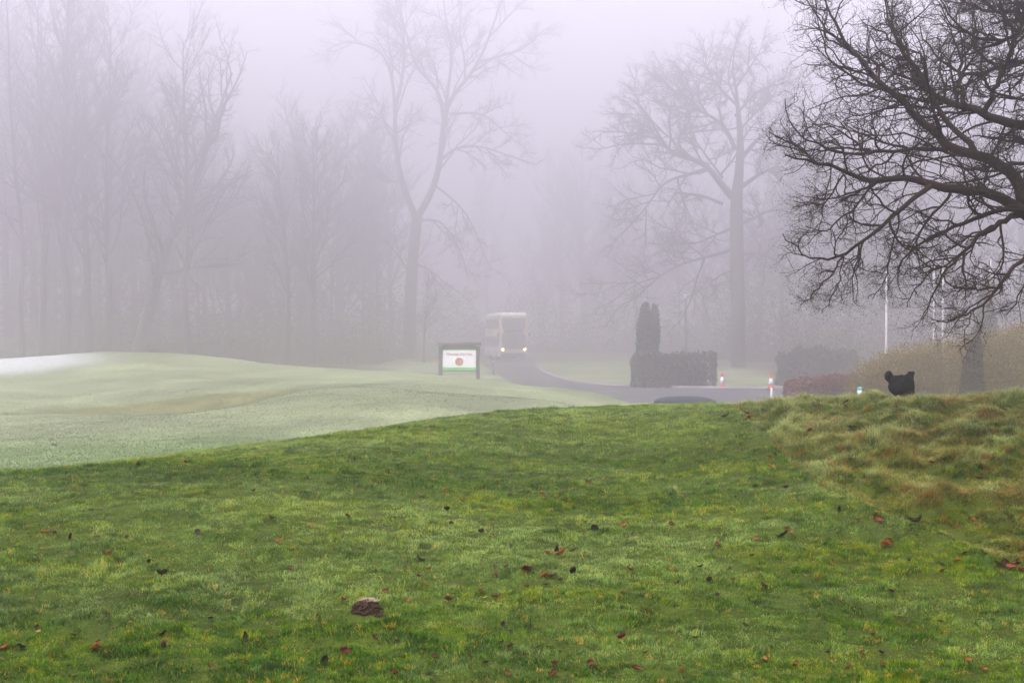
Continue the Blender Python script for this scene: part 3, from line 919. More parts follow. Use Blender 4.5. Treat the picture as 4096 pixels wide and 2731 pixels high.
def shrub_stems(blobs, n, rnd, r=0.012):
    out = []
    for k in range(n):
        bl = rnd.choice(blobs)
        a = rnd.uniform(0, 6.28)
        x0, y0 = bl[0] + rnd.gauss(0, .25) * bl[3], bl[1] + rnd.gauss(0, .25) * bl[4]
        x1, y1 = bl[0] + math.cos(a) * bl[3] * rnd.uniform(.2, 1), bl[1] + math.sin(a) * bl[4] * rnd.uniform(.2, 1)
        z1 = bl[2] + bl[5] * rnd.uniform(0.4, 1.08)
        z0 = 0.0
        out.append(([(x0, y0, z0), ((x0 + x1) / 2 + rnd.gauss(0, .08), (y0 + y1) / 2, (z0 + z1) * 0.55), (x1, y1, z1)], [r, r * .7, r * .3], 3))
    return out


def shrub(name, label, cat, loc, blobs, n, leaf, mt, stems=30, shell=0.5, group=None, stem_r=0.012, aspect=0.6, rz=0.0):
    root = empty(name, loc, rz)
    tag(root, label, cat, group)
    leaf_cloud("foliage", blob_points(blobs, n, shell, zmin=0.0), leaf, mt, root, aspect=aspect)
    if stems: tubes("stems", shrub_stems(blobs, stems, random.Random(int(abs(loc[0]) * 10)), stem_r), m_stem, root)
    return root


# undergrowth along the foot of the woods
def brush(name, x0, x1, y, h0, h1_, n, size, mt, seed, depth=5):
    rg = np.random.default_rng(seed)
    x = rg.uniform(x0, x1, n)
    yy = y + rg.uniform(-depth, depth, n)
    lump = np.clip(1.6 * (fbm(x * 0.22 + 9, yy * 0.10 + seed, seed, 4) - 0.18), 0.12, 1.2)
    top = h0 + (h1_ - h0) * lump ** 1.5
    z = rg.random(n) ** 1.5 * top * (0.7 + 0.6 * fbm(x * 1.3, yy * 0.4, seed + 3))
    o = leaf_cloud(name, np.c_[x, yy, z + 0.05], size, mt, rg=rg, aspect=0.4)
    return tag(o, kind="stuff")


brush("undergrowth", -66, -9.5, 148, 3.0, 13.0, 110000, 0.11, m_brush2, 21, 9)
brush("undergrowth", -60, -10.5, 128, 1.0, 8.0, 60000, 0.085, m_brush, 22, 7)
brush("undergrowth", 19, 66, 136, 3.0, 14.0, 100000, 0.11, m_brush2, 23, 9)
brush("undergrowth", 15.8, 46, 88, 1.2, 6.5, 90000, 0.045, m_brush, 24, 5)
brush("undergrowth", -12, 30, 185, 2.5, 11.0, 26000, 0.16, m_brush2, 25, 8)


# ------------------------------------------------------------------ clipped hedges, shrubs
def hedge(name, label, x0, x1, y0, y1, zt, n, leaf, mt, cat="hedge", taper=0.12, rough=0.22):
    rg = np.random.default_rng(int(abs(x0 * 31 + y0)))
    # points just inside the box's skin
    A = [(x1 - x0) * zt, (y1 - y0) * zt * 2, (x1 - x0) * (y1 - y0)]
    pick = rg.choice(3, n, p=np.array(A) / sum(A))
    u, v, w = rg.random(n), rg.random(n), rg.random(n) ** 2 * 0.22
    x = np.where(pick == 0, u, np.where(pick == 1, np.where(u < 0.5, 0, 1), u)) * (x1 - x0)
    y = np.where(pick == 0, w, np.where(pick == 1, v * (y1 - y0), v * (y1 - y0)))
    z = np.where(pick == 0, v * zt, np.where(pick == 1, rg.random(n) * zt, zt - w))
    z = z * (1 + rough * (fbm((x + x0) * 1.6, y * 1.6, 3) - 0.5) * 2 + 0.08 * rg.normal(0, 0.5, n))
    cx = (x1 - x0) / 2
    x = cx + (x - cx) * (1 - taper * z / zt * 0.3) + rough * (fbm(z * 2 + x0, y * 2, 5) - 0.5) * 1.4
    y = y + rough * (fbm(x * 1.5 + x0, z * 1.5, 6) - 0.5) * 2.5
    gx, gy = (x0 + x1) / 2, (y0 + y1) / 2
    root = empty(name, (gx, gy, 0))
    tag(root, label, cat)
    gz = height(x + x0, y + y0)
    P = np.c_[x + x0 - gx, y + y0 - gy, z + gz]
    leaf_cloud("foliage", P, leaf, mt, root, rg=rg)
    # twiggy inside
    core = MB()
    core.box((0, 0, float(gz.mean()) + zt * 0.40), ((x1 - x0) * 0.78, (y1 - y0) * 0.6, zt * 0.74), bev=0.1)
    core.build("branches", m_stem, root)
    return root


# X of a photo column at a depth
def XP(px, d): return (px - 2048) / F * d


hedge("clipped_hedge", "long clipped green hedge running from the pointed conifer towards the cones", XP(2532, 75), XP(2862, 75), 74.4, 76.0, 1.62, 9000, 0.075, m_hedge)
hedge("clipped_hedge", "low clipped hedge starting right of the broad oak's trunk", XP(3118, 78), XP(3420, 78), 77.2, 78.8, 1.55, 9000, 0.085, m_hedge, rough=0.5)
hedge("red_hedge", "low clipped hedge with reddish purple leaves beyond the grass bank", XP(3172, 40), XP(3480, 40), 39.0, 41.6, 0.95, 14000, 0.032, m_red)

# the conifer with two tips at the hedge's end
X = XP(2590, 77.4)
kx = 77.4 / F


def zrow(y, d): return CZ - (y - HY) / F * d


blobs = [(0, 0, 1.2, 0.62, 0.62, 1.5), (0, 0, 2.0, 0.60, 0.6, 1.4), (-0.06, 0, 2.9, 0.52, 0.5, 1.0), (-0.10, 0, 3.5, 0.30, 0.3, 0.85), (0.38, 0.05, 3.3, 0.24, 0.25, 1.0), (0.3, 0, 2.6, 0.36, 0.4, 1.0), (-0.22, 0.1, 3.2, 0.25, 0.3, 0.7)]
cyp = shrub("cypress_tree", "dark upright cypress with two pointed tips at the end of the clipped hedge", "conifer", (X, 77.4, 0), blobs, 14000, 0.06, m_yew, stems=0, shell=0.55)
tubes("trunk", [([(0, 0, -0.1), (0, 0, 1.5), (0, 0, 3.4)], [0.14, 0.11, 0.03], 8)], m_bark, cyp)
# small conifer behind the right shrub
X = XP(3940, 66)
blobs = [(0, 0, 0.9 + 0.62 * k, 0.98 - 0.125 * k, 0.98 - 0.125 * k, 0.55) for k in range(8)]
cn = shrub("conifer_tree", "olive green conical conifer standing behind the big brown green shrub", "conifer", (X, 66, h1(X, 66)), blobs, 12000, 0.07, m_brush2, stems=0, shell=0.4)
tubes("trunk", [([(0, 0, -0.1), (0, 0, 2.5), (0, 0, 5.3)], [0.13, 0.09, 0.02], 8)], m_bark, cn)
# dark narrow column in front of the shrub
X = XP(3890, 29)
g = h1(X, 29)
m_greyyew = leaf_mat("grey_yew_foliage", (0.060, 0.048, 0.040), (0.085, 0.068, 0.05), (0.12, 0.10, 0.075))
blobs = [(0, 0, 0.3, 0.25, 0.25, 0.5), (0, 0, 0.62, 0.21, 0.21, 0.5), (0.04, 0, 0.9, 0.17, 0.17, 0.42), (0.10, 0, 1.12, 0.12, 0.12, 0.25), (-0.04, 0, 1.10, 0.08, 0.1, 0.18)]
shrub("narrow_yew", "narrow dark grey yew column with a ragged top against the brown green shrub", "yew", (X, 29, g - 0.05), blobs, 9000, 0.020, m_greyyew, stems=0, shell=0.5)
# the big shrub
blobs = []
SD = 34.0
for px, top, rr in ((3478, 1438, 0.75), (3560, 1405, 0.9), (3650, 1372, 1.0), (3750, 1355, 1.1), (3860, 1345, 1.15), (3960, 1330, 1.2), (4060, 1300, 1.25), (4160, 1275, 1.3), (4270, 1265, 1.3)):
    x = XP(px, SD); gz_ = h1(x, SD); zt = zrow(top, SD)
    blobs.append((x - XP(3860, SD), rnd.uniform(-.3, .4), (gz_ + zt) / 2 - gz_ + (gz_ - h1(XP(3860, SD), SD)) - 0.1, rr * 0.8, rr * 0.9, (zt - gz_) / 2 + 0.12))
shrub("large_shrub", "big rounded brown green shrub filling the corner behind the grass bank", "shrub", (XP(3860, SD), SD, h1(XP(3860, SD), SD)), blobs, 120000, 0.021, m_beech, stems=260, shell=0.6, stem_r=0.007, aspect=0.45)
X = XP(3440, 36)
shrub("low_shrub", "small reddish shrub with a few yellow leaves below the big brown green shrub", "shrub", (X + 0.55, 36.6, h1(X, 36.5)), [(0, 0, .5, .5, .45, .55), (.35, 0, .35, .4, .4, .4)], 4000, 0.022, m_red, stems=20, shell=0.5, stem_r=0.006)

# ------------------------------------------------------------------ notice board
m_wood = mat("stained_timber", (0.055, 0.042, 0.040), 0.85, col2=(0.09, 0.07, 0.06), scale=6, bump=0.4, bscale=40)
m_white = mat("sign_white", (0.80, 0.79, 0.80), 0.5, noise=0.06, scale=2)
m_green = mat("sign_green", (0.13, 0.55, 0.10), 0.5, noise=0.25, scale=2)
m_brown = mat("sign_red_brown", (0.33, 0.10, 0.08), 0.5, noise=0.2, scale=20)
m_emb = mat("sign_emblem", (0.42, 0.13, 0.07), 0.5, col2=(0.30, 0.14, 0.08), scale=7)
m_emb2 = mat("sign_emblem_pale", (0.58, 0.36, 0.27), 0.5, noise=0.2, scale=9)
D = 72.0
u = D / F
sx = XP(1837, D)
gz0 = h1(sx, D)
sb = empty("notice_board", (sx, D, gz0))
tag(sb, "timber framed notice board on two posts reading Worsley Old Hall", "notice board")
Z = lambda y: zrow(y, D) - gz0
for a, b_ in ((1755, 1770), (1904, 1919)):
    MB().box((XP((a + b_) / 2, D) - sx, 0, (Z(1384) - 0.3) / 2), ((b_ - a) * u, 0.15, Z(1384) + 0.3), bev=0.008).build("post", m_wood, sb)
MB().box((0, 0, (Z(1381) + Z(1397)) / 2), (133 * u, 0.10, 16 * u), bev=0.006).build("header_board", m_wood, sb)
MB().box((0, 0, (Z(1370) + Z(1381)) / 2), (175 * u, 0.26, 11 * u), bev=0.012).build("cap_rail", m_wood, sb)
MB().box((0, 0, Z(1483)), (133 * u, 0.10, 5 * u), bev=0.006).build("bottom_rail", m_wood, sb)
pn = MB().box((0, -0.01, (Z(1397) + Z(1480.5)) / 2), (133 * u, 0.04, 83.0 * u)).build("panel", m_white, sb)
MB().box((0, -0.034, Z(1399)), (133 * u - .004, 0.006, 4.5 * u)).build("green_stripe", m_green, pn)
MB().box((0, -0.034, Z(1474.3)), (133 * u - .004, 0.006, 11.8 * u)).build("green_stripe", m_green, pn)
MB().lathe([(0.001, -0.0375), (16.3 * u, -0.0375), (16.3 * u, -0.0335), (0.001, -0.0335)], (0, 0, Z(1446.5)), 40, 'Y').build("emblem", m_emb, pn)
MB().prism([(x * u, Z(1446.5) + z * u) for x, z in ((-4, 2), (0, 6), (7, 7), (12, 3), (10, -4), (4, -6), (-1, -3), (4, -1), (6, 1.5), (2, 2.5))], -0.0405, -0.0385).build("emblem_swirl", m_emb2, pn)


def lettering(text, size, mt, parent, loc, name="lettering", width=None, rot=(R(90), 0, 0)):
    cu = bpy.data.curves.new("text", 'FONT')
    cu.body = text
    cu.size = size
    cu.align_x = 'CENTER'; cu.align_y = 'CENTER'
    cu.extrude = 0.002
    cu.offset = 0.002
    tmp = bpy.data.objects.new("text", cu)
    COL.objects.link(tmp)
    bpy.context.view_layer.update()
    me = bpy.data.meshes.new_from_object(tmp.evaluated_get(bpy.context.evaluated_depsgraph_get()))
    COL.objects.unlink(tmp); bpy.data.objects.remove(tmp); bpy.data.curves.remove(cu)
    o = bpy.data.objects.new(name, me)
    COL.objects.link(o)
    me.materials.clear(); me.materials.append(mt)
    o.parent = parent; o.location = loc; o.rotation_euler = rot
    if width:
        o.scale.x = width / max(1e-6, max(v.co.x for v in me.vertices) - min(v.co.x for v in me.vertices))
    return o


lettering("Worsley Old Hall", 14.5 * u, m_brown, pn, (0, -0.036, Z(1416.5)), width=103 * u)

# ------------------------------------------------------------------ bus
m_yel = mat("bus_yellow", (0.60, 0.46, 0.20), 0.35, noise=0.1, scale=1.5, spec=0.5)
m_roofw = mat("bus_roof_white", (0.86, 0.86, 0.86), 0.3, noise=0.05, spec=0.6)
m_glass = mat("dark_glass", (0.02, 0.022, 0.028), 0.08, noise=0.2, scale=2, spec=0.6)
m_blk = mat("black_rubber", (0.02, 0.02, 0.022), 0.8, noise=0.3, scale=8)
m_grey = mat("grey_metal", (0.25, 0.25, 0.26), 0.4, noise=0.2, scale=8, metal=0.6)


def emit(name, col, st):
    m = bpy.data.materials.new(name); m.use_nodes = True
    b = m.node_tree.nodes["Principled BSDF"]
    b.inputs["Base Color"].default_value = (*col, 1)
    b.inputs["Emission Color"].default_value = (*col, 1)
    b.inputs["Emission Strength"].default_value = st
    return m


BD = 135.0
bx_ = 0.16
m_busglass = mat("bus_glass", (0.10, 0.10, 0.12), 0.2, noise=0.2, scale=2)
bus = empty("double_decker_bus", (bx_, BD, h1(bx_, BD) + 0.02), R(8.5))
tag(bus, "yellow double decker bus with headlights on coming along the foggy lane", "bus")
m_busbody = mat("bus_grey_body", (0.42, 0.39, 0.38), 0.5, noise=0.2, scale=1.5)
body = MB().box((0, 5.2, 2.22), (2.5, 10.4, 3.86), bev=0.22).build("body", m_busbody, bus, smooth=False)
for side, w_ in ((-1, 0.30), (1, 0.12)):
    MB().box((side * (1.235 - w_ / 2), -0.015, 3.0), (w_, 0.05, 1.9), bev=0.015).build("corner_panel", m_yel, bus)
MB().box((0.05, -0.02, 3.99), (2.2, 0.05, 0.20), bev=0.015).build("front_panel", m_yel, bus)
MB().box((-1.255, 2.6, 2.52), (0.02, 4.4, 0.5), bev=0.005).build("side_panel", m_yel, bus)
MB().box((0, 5.2, 4.19), (2.30, 9.9, 0.26), bev=0.10).build("roof", m_roofw, bus)
MB().box((0.0, -0.02, 1.75), (2.14, 0.06, 1.35), bev=0.02).build("windscreen", m_busglass, bus)
MB().box((0.0, -0.02, 3.35), (2.14, 0.06, 0.95), bev=0.02).build("upper_windscreen", m_busglass, bus)
MB().box((0.0, -0.025, 2.66), (1.7, 0.06, 0.30), bev=0.01).build("destination_display", m_blk, bus)
MB().box((0.0, -0.03, 0.52), (2.36, 0.10, 0.34), bev=0.03).build("bumper", m_blk, bus)
for side in (-1, 1):
    for z, hgt in ((1.72, 0.85), (3.30, 0.80)):
        for k in range(5):
            MB().box((side * 1.252, 1.35 + 1.85 * k, z), (0.03, 1.70, hgt), bev=0.01).build("window", m_busglass, bus)
    hl = MB().lathe([(0.001, -0.09), (0.05, -0.085), (0.075, -0.05), (0.075, 0.0)], (side * 0.985, 0.0, 1.02), 20, 'Y').build("headlight", emit("headlight_glow", (1.0, 0.62, 0.20), 45), bus)
    MB().box((side * 1.40, -0.12, 2.35), (0.14, 0.10, 0.36), bev=0.02).build("wing_mirror", m_blk, bus)
    for y in (2.4, 8.0):
        wh = MB().lathe([(0.2, -0.14), (0.46, -0.14), (0.49, -0.08), (0.49, 0.08), (0.46, 0.14), (0.2, 0.14)], (side * 1.13, y, 0.49), 28, 'X').build("wheel", m_blk, bus)
        MB().lathe([(0.05, -0.16), (0.27, -0.15), (0.27, 0.15), (0.05, 0.16)], (side * 1.13, y, 0.49), 24, 'X').build("rim", m_grey, wh)

# ------------------------------------------------------------------ car whose roof shows over the mound
m_car = mat("car_paint", (0.012, 0.013, 0.020), 0.55, noise=0.15, scale=3, spec=0.15)
m_red_l = mat("rear_lamp_red", (0.35, 0.02, 0.02), 0.2, noise=0.1)


def loft(mb, rings, n=28, pw=3.2):
    """stack of superellipse rings (z, half width, y0, y1)"""
    bm = mb.bm
    R_ = []
    for z, w, y0, y1 in rings:
        ring = []
        for k in range(n):
            a = 2 * math.pi * k / n
            ca, sa = math.cos(a), math.sin(a)
            ring.append(bm.verts.new((w * math.copysign(abs(ca) ** (2 / pw), ca), (y0 + y1) / 2 + (y1 - y0) / 2 * math.copysign(abs(sa) ** (2 / pw), sa), z)))
        R_.append(ring)
    for a, b_ in zip(R_, R_[1:]):
        for k in range(n): bm.faces.new((a[k], a[(k + 1) % n], b_[(k + 1) % n], b_[k]))
    bm.faces.new(list(reversed(R_[0]))); bm.faces.new(R_[-1])
    return mb


CD = 33.0
cx_ = XP(2731, CD)
car = empty("parked_car", (cx_, CD, h1(cx_, CD) + 0.015), R(3))
tag(car, "dark blue grey car parked behind the mound with only its roof showing", "car")
loft(MB(), [(0.22, 0.80, -2.05, 2.05), (0.35, 0.87, -2.15, 2.15), (0.62, 0.90, -2.18, 2.20), (0.82, 0.88, -2.12, 2.15), (0.93, 0.82, -2.0, 2.0)]).build("body", m_car, car, True)
loft(MB(), [(0.90, 0.80, -1.75, 1.35), (1.05, 0.765, -1.6, 1.1), (1.30, 0.665, -1.25, 0.55), (1.33, 0.65, -1.2, 0.5)]).build("window_glass", m_glass, car, True)
loft(MB(), [(1.325, 0.672, -1.23, 0.55), (1.37, 0.62, -1.12, 0.42), (1.405, 0.54, -0.98, 0.28), (1.432, 0.42, -0.8, 0.1), (1.447, 0.22, -0.55, -0.1)], pw=2.6).build("roof", m_car, car, True)
for side in (-1, 1):
    MB().box((side * 0.68, -2.12, 0.72), (0.30, 0.16, 0.16), bev=0.03).build("rear_light", m_red_l, car)
    MB().box((side * 0.66, 2.12, 0.66), (0.34, 0.16, 0.15), bev=0.03).build("headlight", m_white, car)
    MB().box((side * 0.97, 0.85, 0.99), (0.18, 0.10, 0.13), bev=0.03).build("door_mirror", m_car, car)
    for y in (-1.32, 1.30):
        wh = MB().lathe([(0.15, -0.10), (0.29, -0.10), (0.315, -0.05), (0.315, 0.05), (0.29, 0.10), (0.15, 0.10)], (side * 0.78, y, 0.315), 26, 'X').build("wheel", m_blk, car)
        MB().lathe([(0.03, -0.12), (0.20, -0.115), (0.20, 0.115), (0.03, 0.12)], (side * 0.78, y, 0.315), 22, 'X').build("rim", m_grey, wh)

# ------------------------------------------------------------------ cones, posts, poles, lamp
m_cone = mat("cone_orange", (0.75, 0.06, 0.02), 0.5, noise=0.2, scale=8)
m_refl = mat("cone_white", (0.62, 0.61, 0.62), 0.45, noise=0.08, scale=8)
m_teal = mat("teal_plastic", (0.03, 0.34, 0.32), 0.45, noise=0.15, scale=10)
m_pole = mat("white_pole", (0.48, 0.45, 0.45), 0.45, noise=0.08, scale=4)
m_dkpost = mat("dark_post", (0.05, 0.05, 0.052), 0.6, noise=0.2, scale=6)


def cone(px, d, hh, label):
    x = XP(px, d)
    o = empty("traffic_cone", (x, d, h1(x, d) + 0.03 + 0.0))
    tag(o, label, "traffic cone", "traffic cones on the road edge")
    r = lambda z: 0.155 - 0.125 * z / hh
    MB().box((0, 0, 0.02), (0.42, 0.42, 0.04), bev=0.012).build("base", m_blk, o)
    b_ = MB()
    b_.lathe([(r(z), z) for z in (0.04, 0.26 * hh)], n=24).build("lower_section", m_cone, o, True)
    MB().lathe([(r(0.26 * hh) + .004, 0.26 * hh), (r(0.70 * hh) + .004, 0.70 * hh)], n=24).build("reflective_sleeve", m_refl, o, True)
    MB().lathe([(r(0.70 * hh), 0.70 * hh), (r(0.97 * hh), 0.97 * hh), (0.018, hh)], n=24).build("upper_section", m_cone, o, True)


cone(3084, 71.5, 0.80, "brighter orange cone with a white band, standing in front of the broad oak's right side")
cone(2889, 74.0, 0.77, "fainter orange cone with a white band, standing by the end of the clipped hedge")
x = XP(3086, 45)
g = h1(x, 45)
o = empty("marker_post", (x, 45, g)); tag(o, "white rounded top of a marker post just over the mound below a cone", "post")
tz_ = zrow(1551, 45) - g
MB().lathe([(0.04, -0.1), (0.04, tz_ - 0.06), (0.032, tz_ - 0.02), (0.012, tz_)], n=16).build("shaft", m_refl, o, True)
MB().lathe([(0.044, tz_ - 0.42), (0.044, tz_ - 0.34)], n=16).build("collar", m_blk, o, True)
# teal capped bollard
x = XP(3439, 26)
g = h1(x, 26)
o = empty("capped_bollard", (x, 26, g)); tag(o, "small white bollard with a teal domed cap beyond the grass bank", "bollard")
t_ = zrow(1547, 26) - g
MB().lathe([(0.040, -0.05), (0.036, t_ - 0.16)], n=18).build("shaft", m_teal, o, True)
MB().lathe([(0.037, t_ - 0.16), (0.040, t_ - 0.05)], n=18).build("white_band", m_refl, o, True)
MB().lathe([(0.044, t_ - 0.05), (0.042, t_ - 0.025), (0.028, t_ - 0.006), (0.005, t_)], n=18).build("cap", m_teal, o, True)
# flagpoles
for px, d, hh, lab in ((3545, 62, 5.3, "white flagpole standing alone left of the others, rising from the big shrub"),
                       (3735, 70, 6.0, "thinner white flagpole of the close pair above the big shrub"),
                       (3771, 64, 5.7, "brighter white flagpole of the close pair above the big shrub"),
                       (3962, 78, 6.6, "faint pinkish flagpole rising behind the conical conifer")):
    x = XP(px, d); g = h1(x, d)
    o = empty("flagpole", (x, d, g)); tag(o, lab, "flagpole", "white flagpoles beyond the shrub")
    MB().lathe([(0.058, 0), (0.052, 2.5), (0.035, hh)], n=14).build("pole", m_pole, o, True)
    MB().lathe([(0.01, hh), (0.055, hh + 0.04), (0.06, hh + 0.07), (0.02, hh + 0.12)], n=14).build("finial", m_pole, o, True)
    MB().lathe([(0.12, 0), (0.12, 0.06), (0.07, 0.10)], n=14).build("base", m_grey, o, True)
# lamp post
x = XP(2743, 86)
o = empty("lamp_post", (x, 86, 0)); tag(o, "slim dark lamp post with a small white lantern behind the clipped hedge", "lamp post")
lt = zrow(1178, 86)
MB().lathe([(0.11, 0), (0.11, 0.9), (0.065, 1.0), (0.055, lt - 0.2)], n=14).build("column", m_dkpost, o, True)
MB().box((-0.05, 0, lt - 0.05), (0.16, 0.16, 0.22), bev=0.02).build("lantern", m_refl, o)
MB().box((-0.05, 0, lt + 0.085), (0.22, 0.22, 0.05), bev=0.015).build("lantern_lid", m_dkpost, o)
# post by the lane
x = XP(1973, 95)
o = empty("lane_post", (x, 95, 0)); tag(o, "short dark wooden post beside the lane, right of the notice board", "post")
MB().lathe([(0.07, -0.1), (0.068, 1.0), (0.05, 1.06)], n=12).build("shaft", m_wood, o, True)
MB().box((0, -0.07, 0.85), (0.09, 0.02, 0.10), bev=0.005).build("reflector", m_refl, o)

# ------------------------------------------------------------------ black animal head sculpture
SDp = 11.2
cx0, cy0 = 3600, 1540
gx = XP(cx0, SDp)
gg = h1(gx, SDp)
s_ = SDp / F / 8.71            # metres per crop unit
bm = bmesh.new()


def blob(cx, cy_, rx, ry, rz=None, dy=0.0, tilt=0.0):
    x = (cx / 8.71 + 3480 - cx0) * SDp / F
    z = zrow(cy_ / 8.71 + 1440, SDp) - gg
    m = Matrix.Translation((x, dy, z)) @ Matrix.Rotation(tilt, 4, 'Y') @ Matrix.Diagonal((rx * s_, (rz or min(rx, ry)) * s_, ry * s_, 1))
    bmesh.ops.create_icosphere(bm, subdivisions=4, radius=1.0, matrix=m)


blob(655, 562, 148, 200, 95)                 # round ear
blob(735, 700, 110, 130, 100, tilt=0.5)
blob(900, 690, 260, 165, 200)                # brow
blob(1090, 620, 115, 125, 110)               # crown bump
blob(1405, 545, 128, 165, 85, tilt=-0.15)    # second ear
blob(1490, 465, 82, 85, 60)
blob(1525, 430, 45, 45, 40)
blob(1430, 640, 100, 120, 90)
blob(1100, 930, 465, 330, 330)               # face
blob(1290, 800, 255, 300, 280)
blob(860, 1010, 225, 190, 220, dy=-0.05)     # muzzle side
blob(1180, 1120, 380, 260, 300)
blob(1260, 1400, 320, 330, 300, dy=0.03)     # neck
blob(1330, 1800, 480, 520, 420, dy=0.08)     # chest
blob(1330, 2300, 600, 600, 520, dy=0.10)
sme = bpy.data.meshes.new("figure")
bm.to_mesh(sme); bm.free()
root = empty("animal_sculpture", (gx, SDp, gg))
tag(root, "matt black animal head sculpture with two ears showing over the grass bank", "sculpture")
fo = bpy.data.objects.new("figure", sme)
COL.objects.link(fo); fo.parent = root
sme.materials.append(mat("black_paint", (0.003, 0.003, 0.0035), 0.9, spec=0.05, noise=0.3, scale=20, bump=0.2, bscale=60))
rm = fo.modifiers.new("remesh", 'REMESH'); rm.mode = 'VOXEL'; rm.voxel_size = 0.006; rm.use_smooth_shade = True
sm_ = fo.modifiers.new("smooth", 'SMOOTH'); sm_.iterations = 3; sm_.factor = 0.5

# ------------------------------------------------------------------ grass
def blades(name, n, dmin, dmax, mt, hfun, wid, colfun, keep, seed, margin=1.12, lean=0.6, power=1.0, xmin=None):
    rg = np.random.default_rng(seed)
    d = dmin + (dmax - dmin) * rg.random(n) ** power
    x = (rg.random(n) * 2 - 1) * (0.3413 * margin * d + 0.2)
    if xmin is not None:
        x = xmin + rg.random(n) * (0.3413 * margin * d + 0.2 - xmin)
    k = rg.random(n) < keep(x, d)
    x, d = x[k], d[k]; n = len(x)
    z = height(x, d)
    hgt = hfun(x, d, rg)
    az = 2 * math.pi * 2.2 * fbm(x * 5, d * 5, 31, 2) + rg.normal(0, 1.3, n)
    ln = lean * np.abs(rg.normal(0.8, 0.45, n)) * hgt
    dx, dy = np.cos(az) * ln, np.sin(az) * ln
    sa = rg.random(n) * 6.283
    w = wid * rg.uniform(0.65, 1.35, n)
    sxv, syv = np.cos(sa) * w / 2, np.sin(sa) * w / 2
    b = np.c_[x, d, z - 0.004]
    up = np.zeros((n, 3)); up[:, 2] = hgt / np.sqrt(1 + (ln / hgt) ** 2)
    off = np.c_[dx, dy, np.zeros(n)]
    sd_ = np.c_[sxv, syv, np.zeros(n)]
    V = np.empty((n, 5, 3), dtype=np.float32)
    V[:, 0] = b - sd_; V[:, 1] = b + sd_
    mid = b + up * 0.62 + off * 0.30
    V[:, 2] = mid + sd_ * 0.75; V[:, 3] = mid - sd_ * 0.75
    V[:, 4] = b + up + off
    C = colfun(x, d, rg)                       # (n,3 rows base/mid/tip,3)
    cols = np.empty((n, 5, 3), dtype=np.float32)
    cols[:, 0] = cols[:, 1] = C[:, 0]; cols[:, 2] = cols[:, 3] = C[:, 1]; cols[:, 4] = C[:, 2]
    i0 = np.arange(n)[:, None] * 5
    F_ = np.concatenate([i0 + np.array([[0, 1, 2, 3]]), i0 + np.array([[3, 2, 4]])], axis=1)
    st = (np.arange(n)[:, None] * 7 + np.array([[0, 4]])).ravel()
    o = mesh_obj(name, V.reshape(-1, 3), F_.ravel(), st, mt, cols=cols.reshape(-1, 3))
    return tag(o, kind="stuff")


m_grass = bpy.data.materials.new("grass_blades")
m_grass.use_nodes = True
nt = m_grass.node_tree
b = nt.nodes["Principled BSDF"]
b.inputs["Roughness"].default_value = 0.6
b.inputs["Specular IOR Level"].default_value = 0.15
at = nt.nodes.new("ShaderNodeAttribute"); at.attribute_name = "tint"
nt.links.new(at.outputs["Color"], b.inputs["Base Color"])
tl = nt.nodes.new("ShaderNodeBsdfTranslucent")
nt.links.new(at.outputs["Color"], tl.inputs["Color"])
ms = nt.nodes.new("ShaderNodeMixShader"); ms.inputs[0].default_value = 0.35
nt.links.new(b.outputs[0], ms.inputs[1]); nt.links.new(tl.outputs[0], ms.inputs[2])
nt.links.new(ms.outputs[0], nt.nodes["Material Output"].inputs["Surface"])

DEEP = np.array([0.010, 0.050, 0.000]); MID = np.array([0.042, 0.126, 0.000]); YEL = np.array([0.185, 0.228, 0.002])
STRAW = np.array([0.36, 0.20, 0.020]); FROST = np.array([0.40, 0.50, 0.15]); RUST = np.array([0.24, 0.075, 0.006])


def tufts(x, y, size, seed):
    """random numbers shared by the blades of one tuft (jittered cells)"""
    wx = x + size * 0.9 * (fbm(x / size * 0.8, y / size * 0.8, seed, 2) - 0.5)
    wy = y + size * 0.9 * (fbm(x / size * 0.8, y / size * 0.8, seed + 9, 2) - 0.5)
    a = np.floor(wx / size).astype(int); b_ = np.floor(wy / size).astype(int)
    return _perm[(a * 7 + seed * 13) % 512, (b_ * 11 + seed * 29) % 512], _perm[(a * 5 + 91 + seed) % 512, (b_ * 3 + 17 + seed * 7) % 512]


def frost_field(x, y):
    big = fbm(x * 0.7, y * 1.9, 41, 3)
    cl = fbm(x * 9, y * 8, 42, 3)
    band = np.exp(-((y - 6.0 - 0.10 * x) / 0.6) ** 2) * sstep(2.0, 0.0, x) * 0.30
    yc = np.interp(x, np.array([-5, -2.5, 0, 2, 4]) * 0.8, np.array([9.6, 10.6, 12.0, 12.2, 11.5]) * 0.8)      # towards the crest
    crestf = sstep(2.2, 0.0, yc - y) * 0.34
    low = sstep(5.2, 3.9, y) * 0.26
    return 0.15 + 2.0 * (big - 0.5) + 0.9 * (cl - 0.5) + band + crestf - low - 0.22 * sstep(0.4, 1.8, x) * sstep(8.0, 6.0, y)


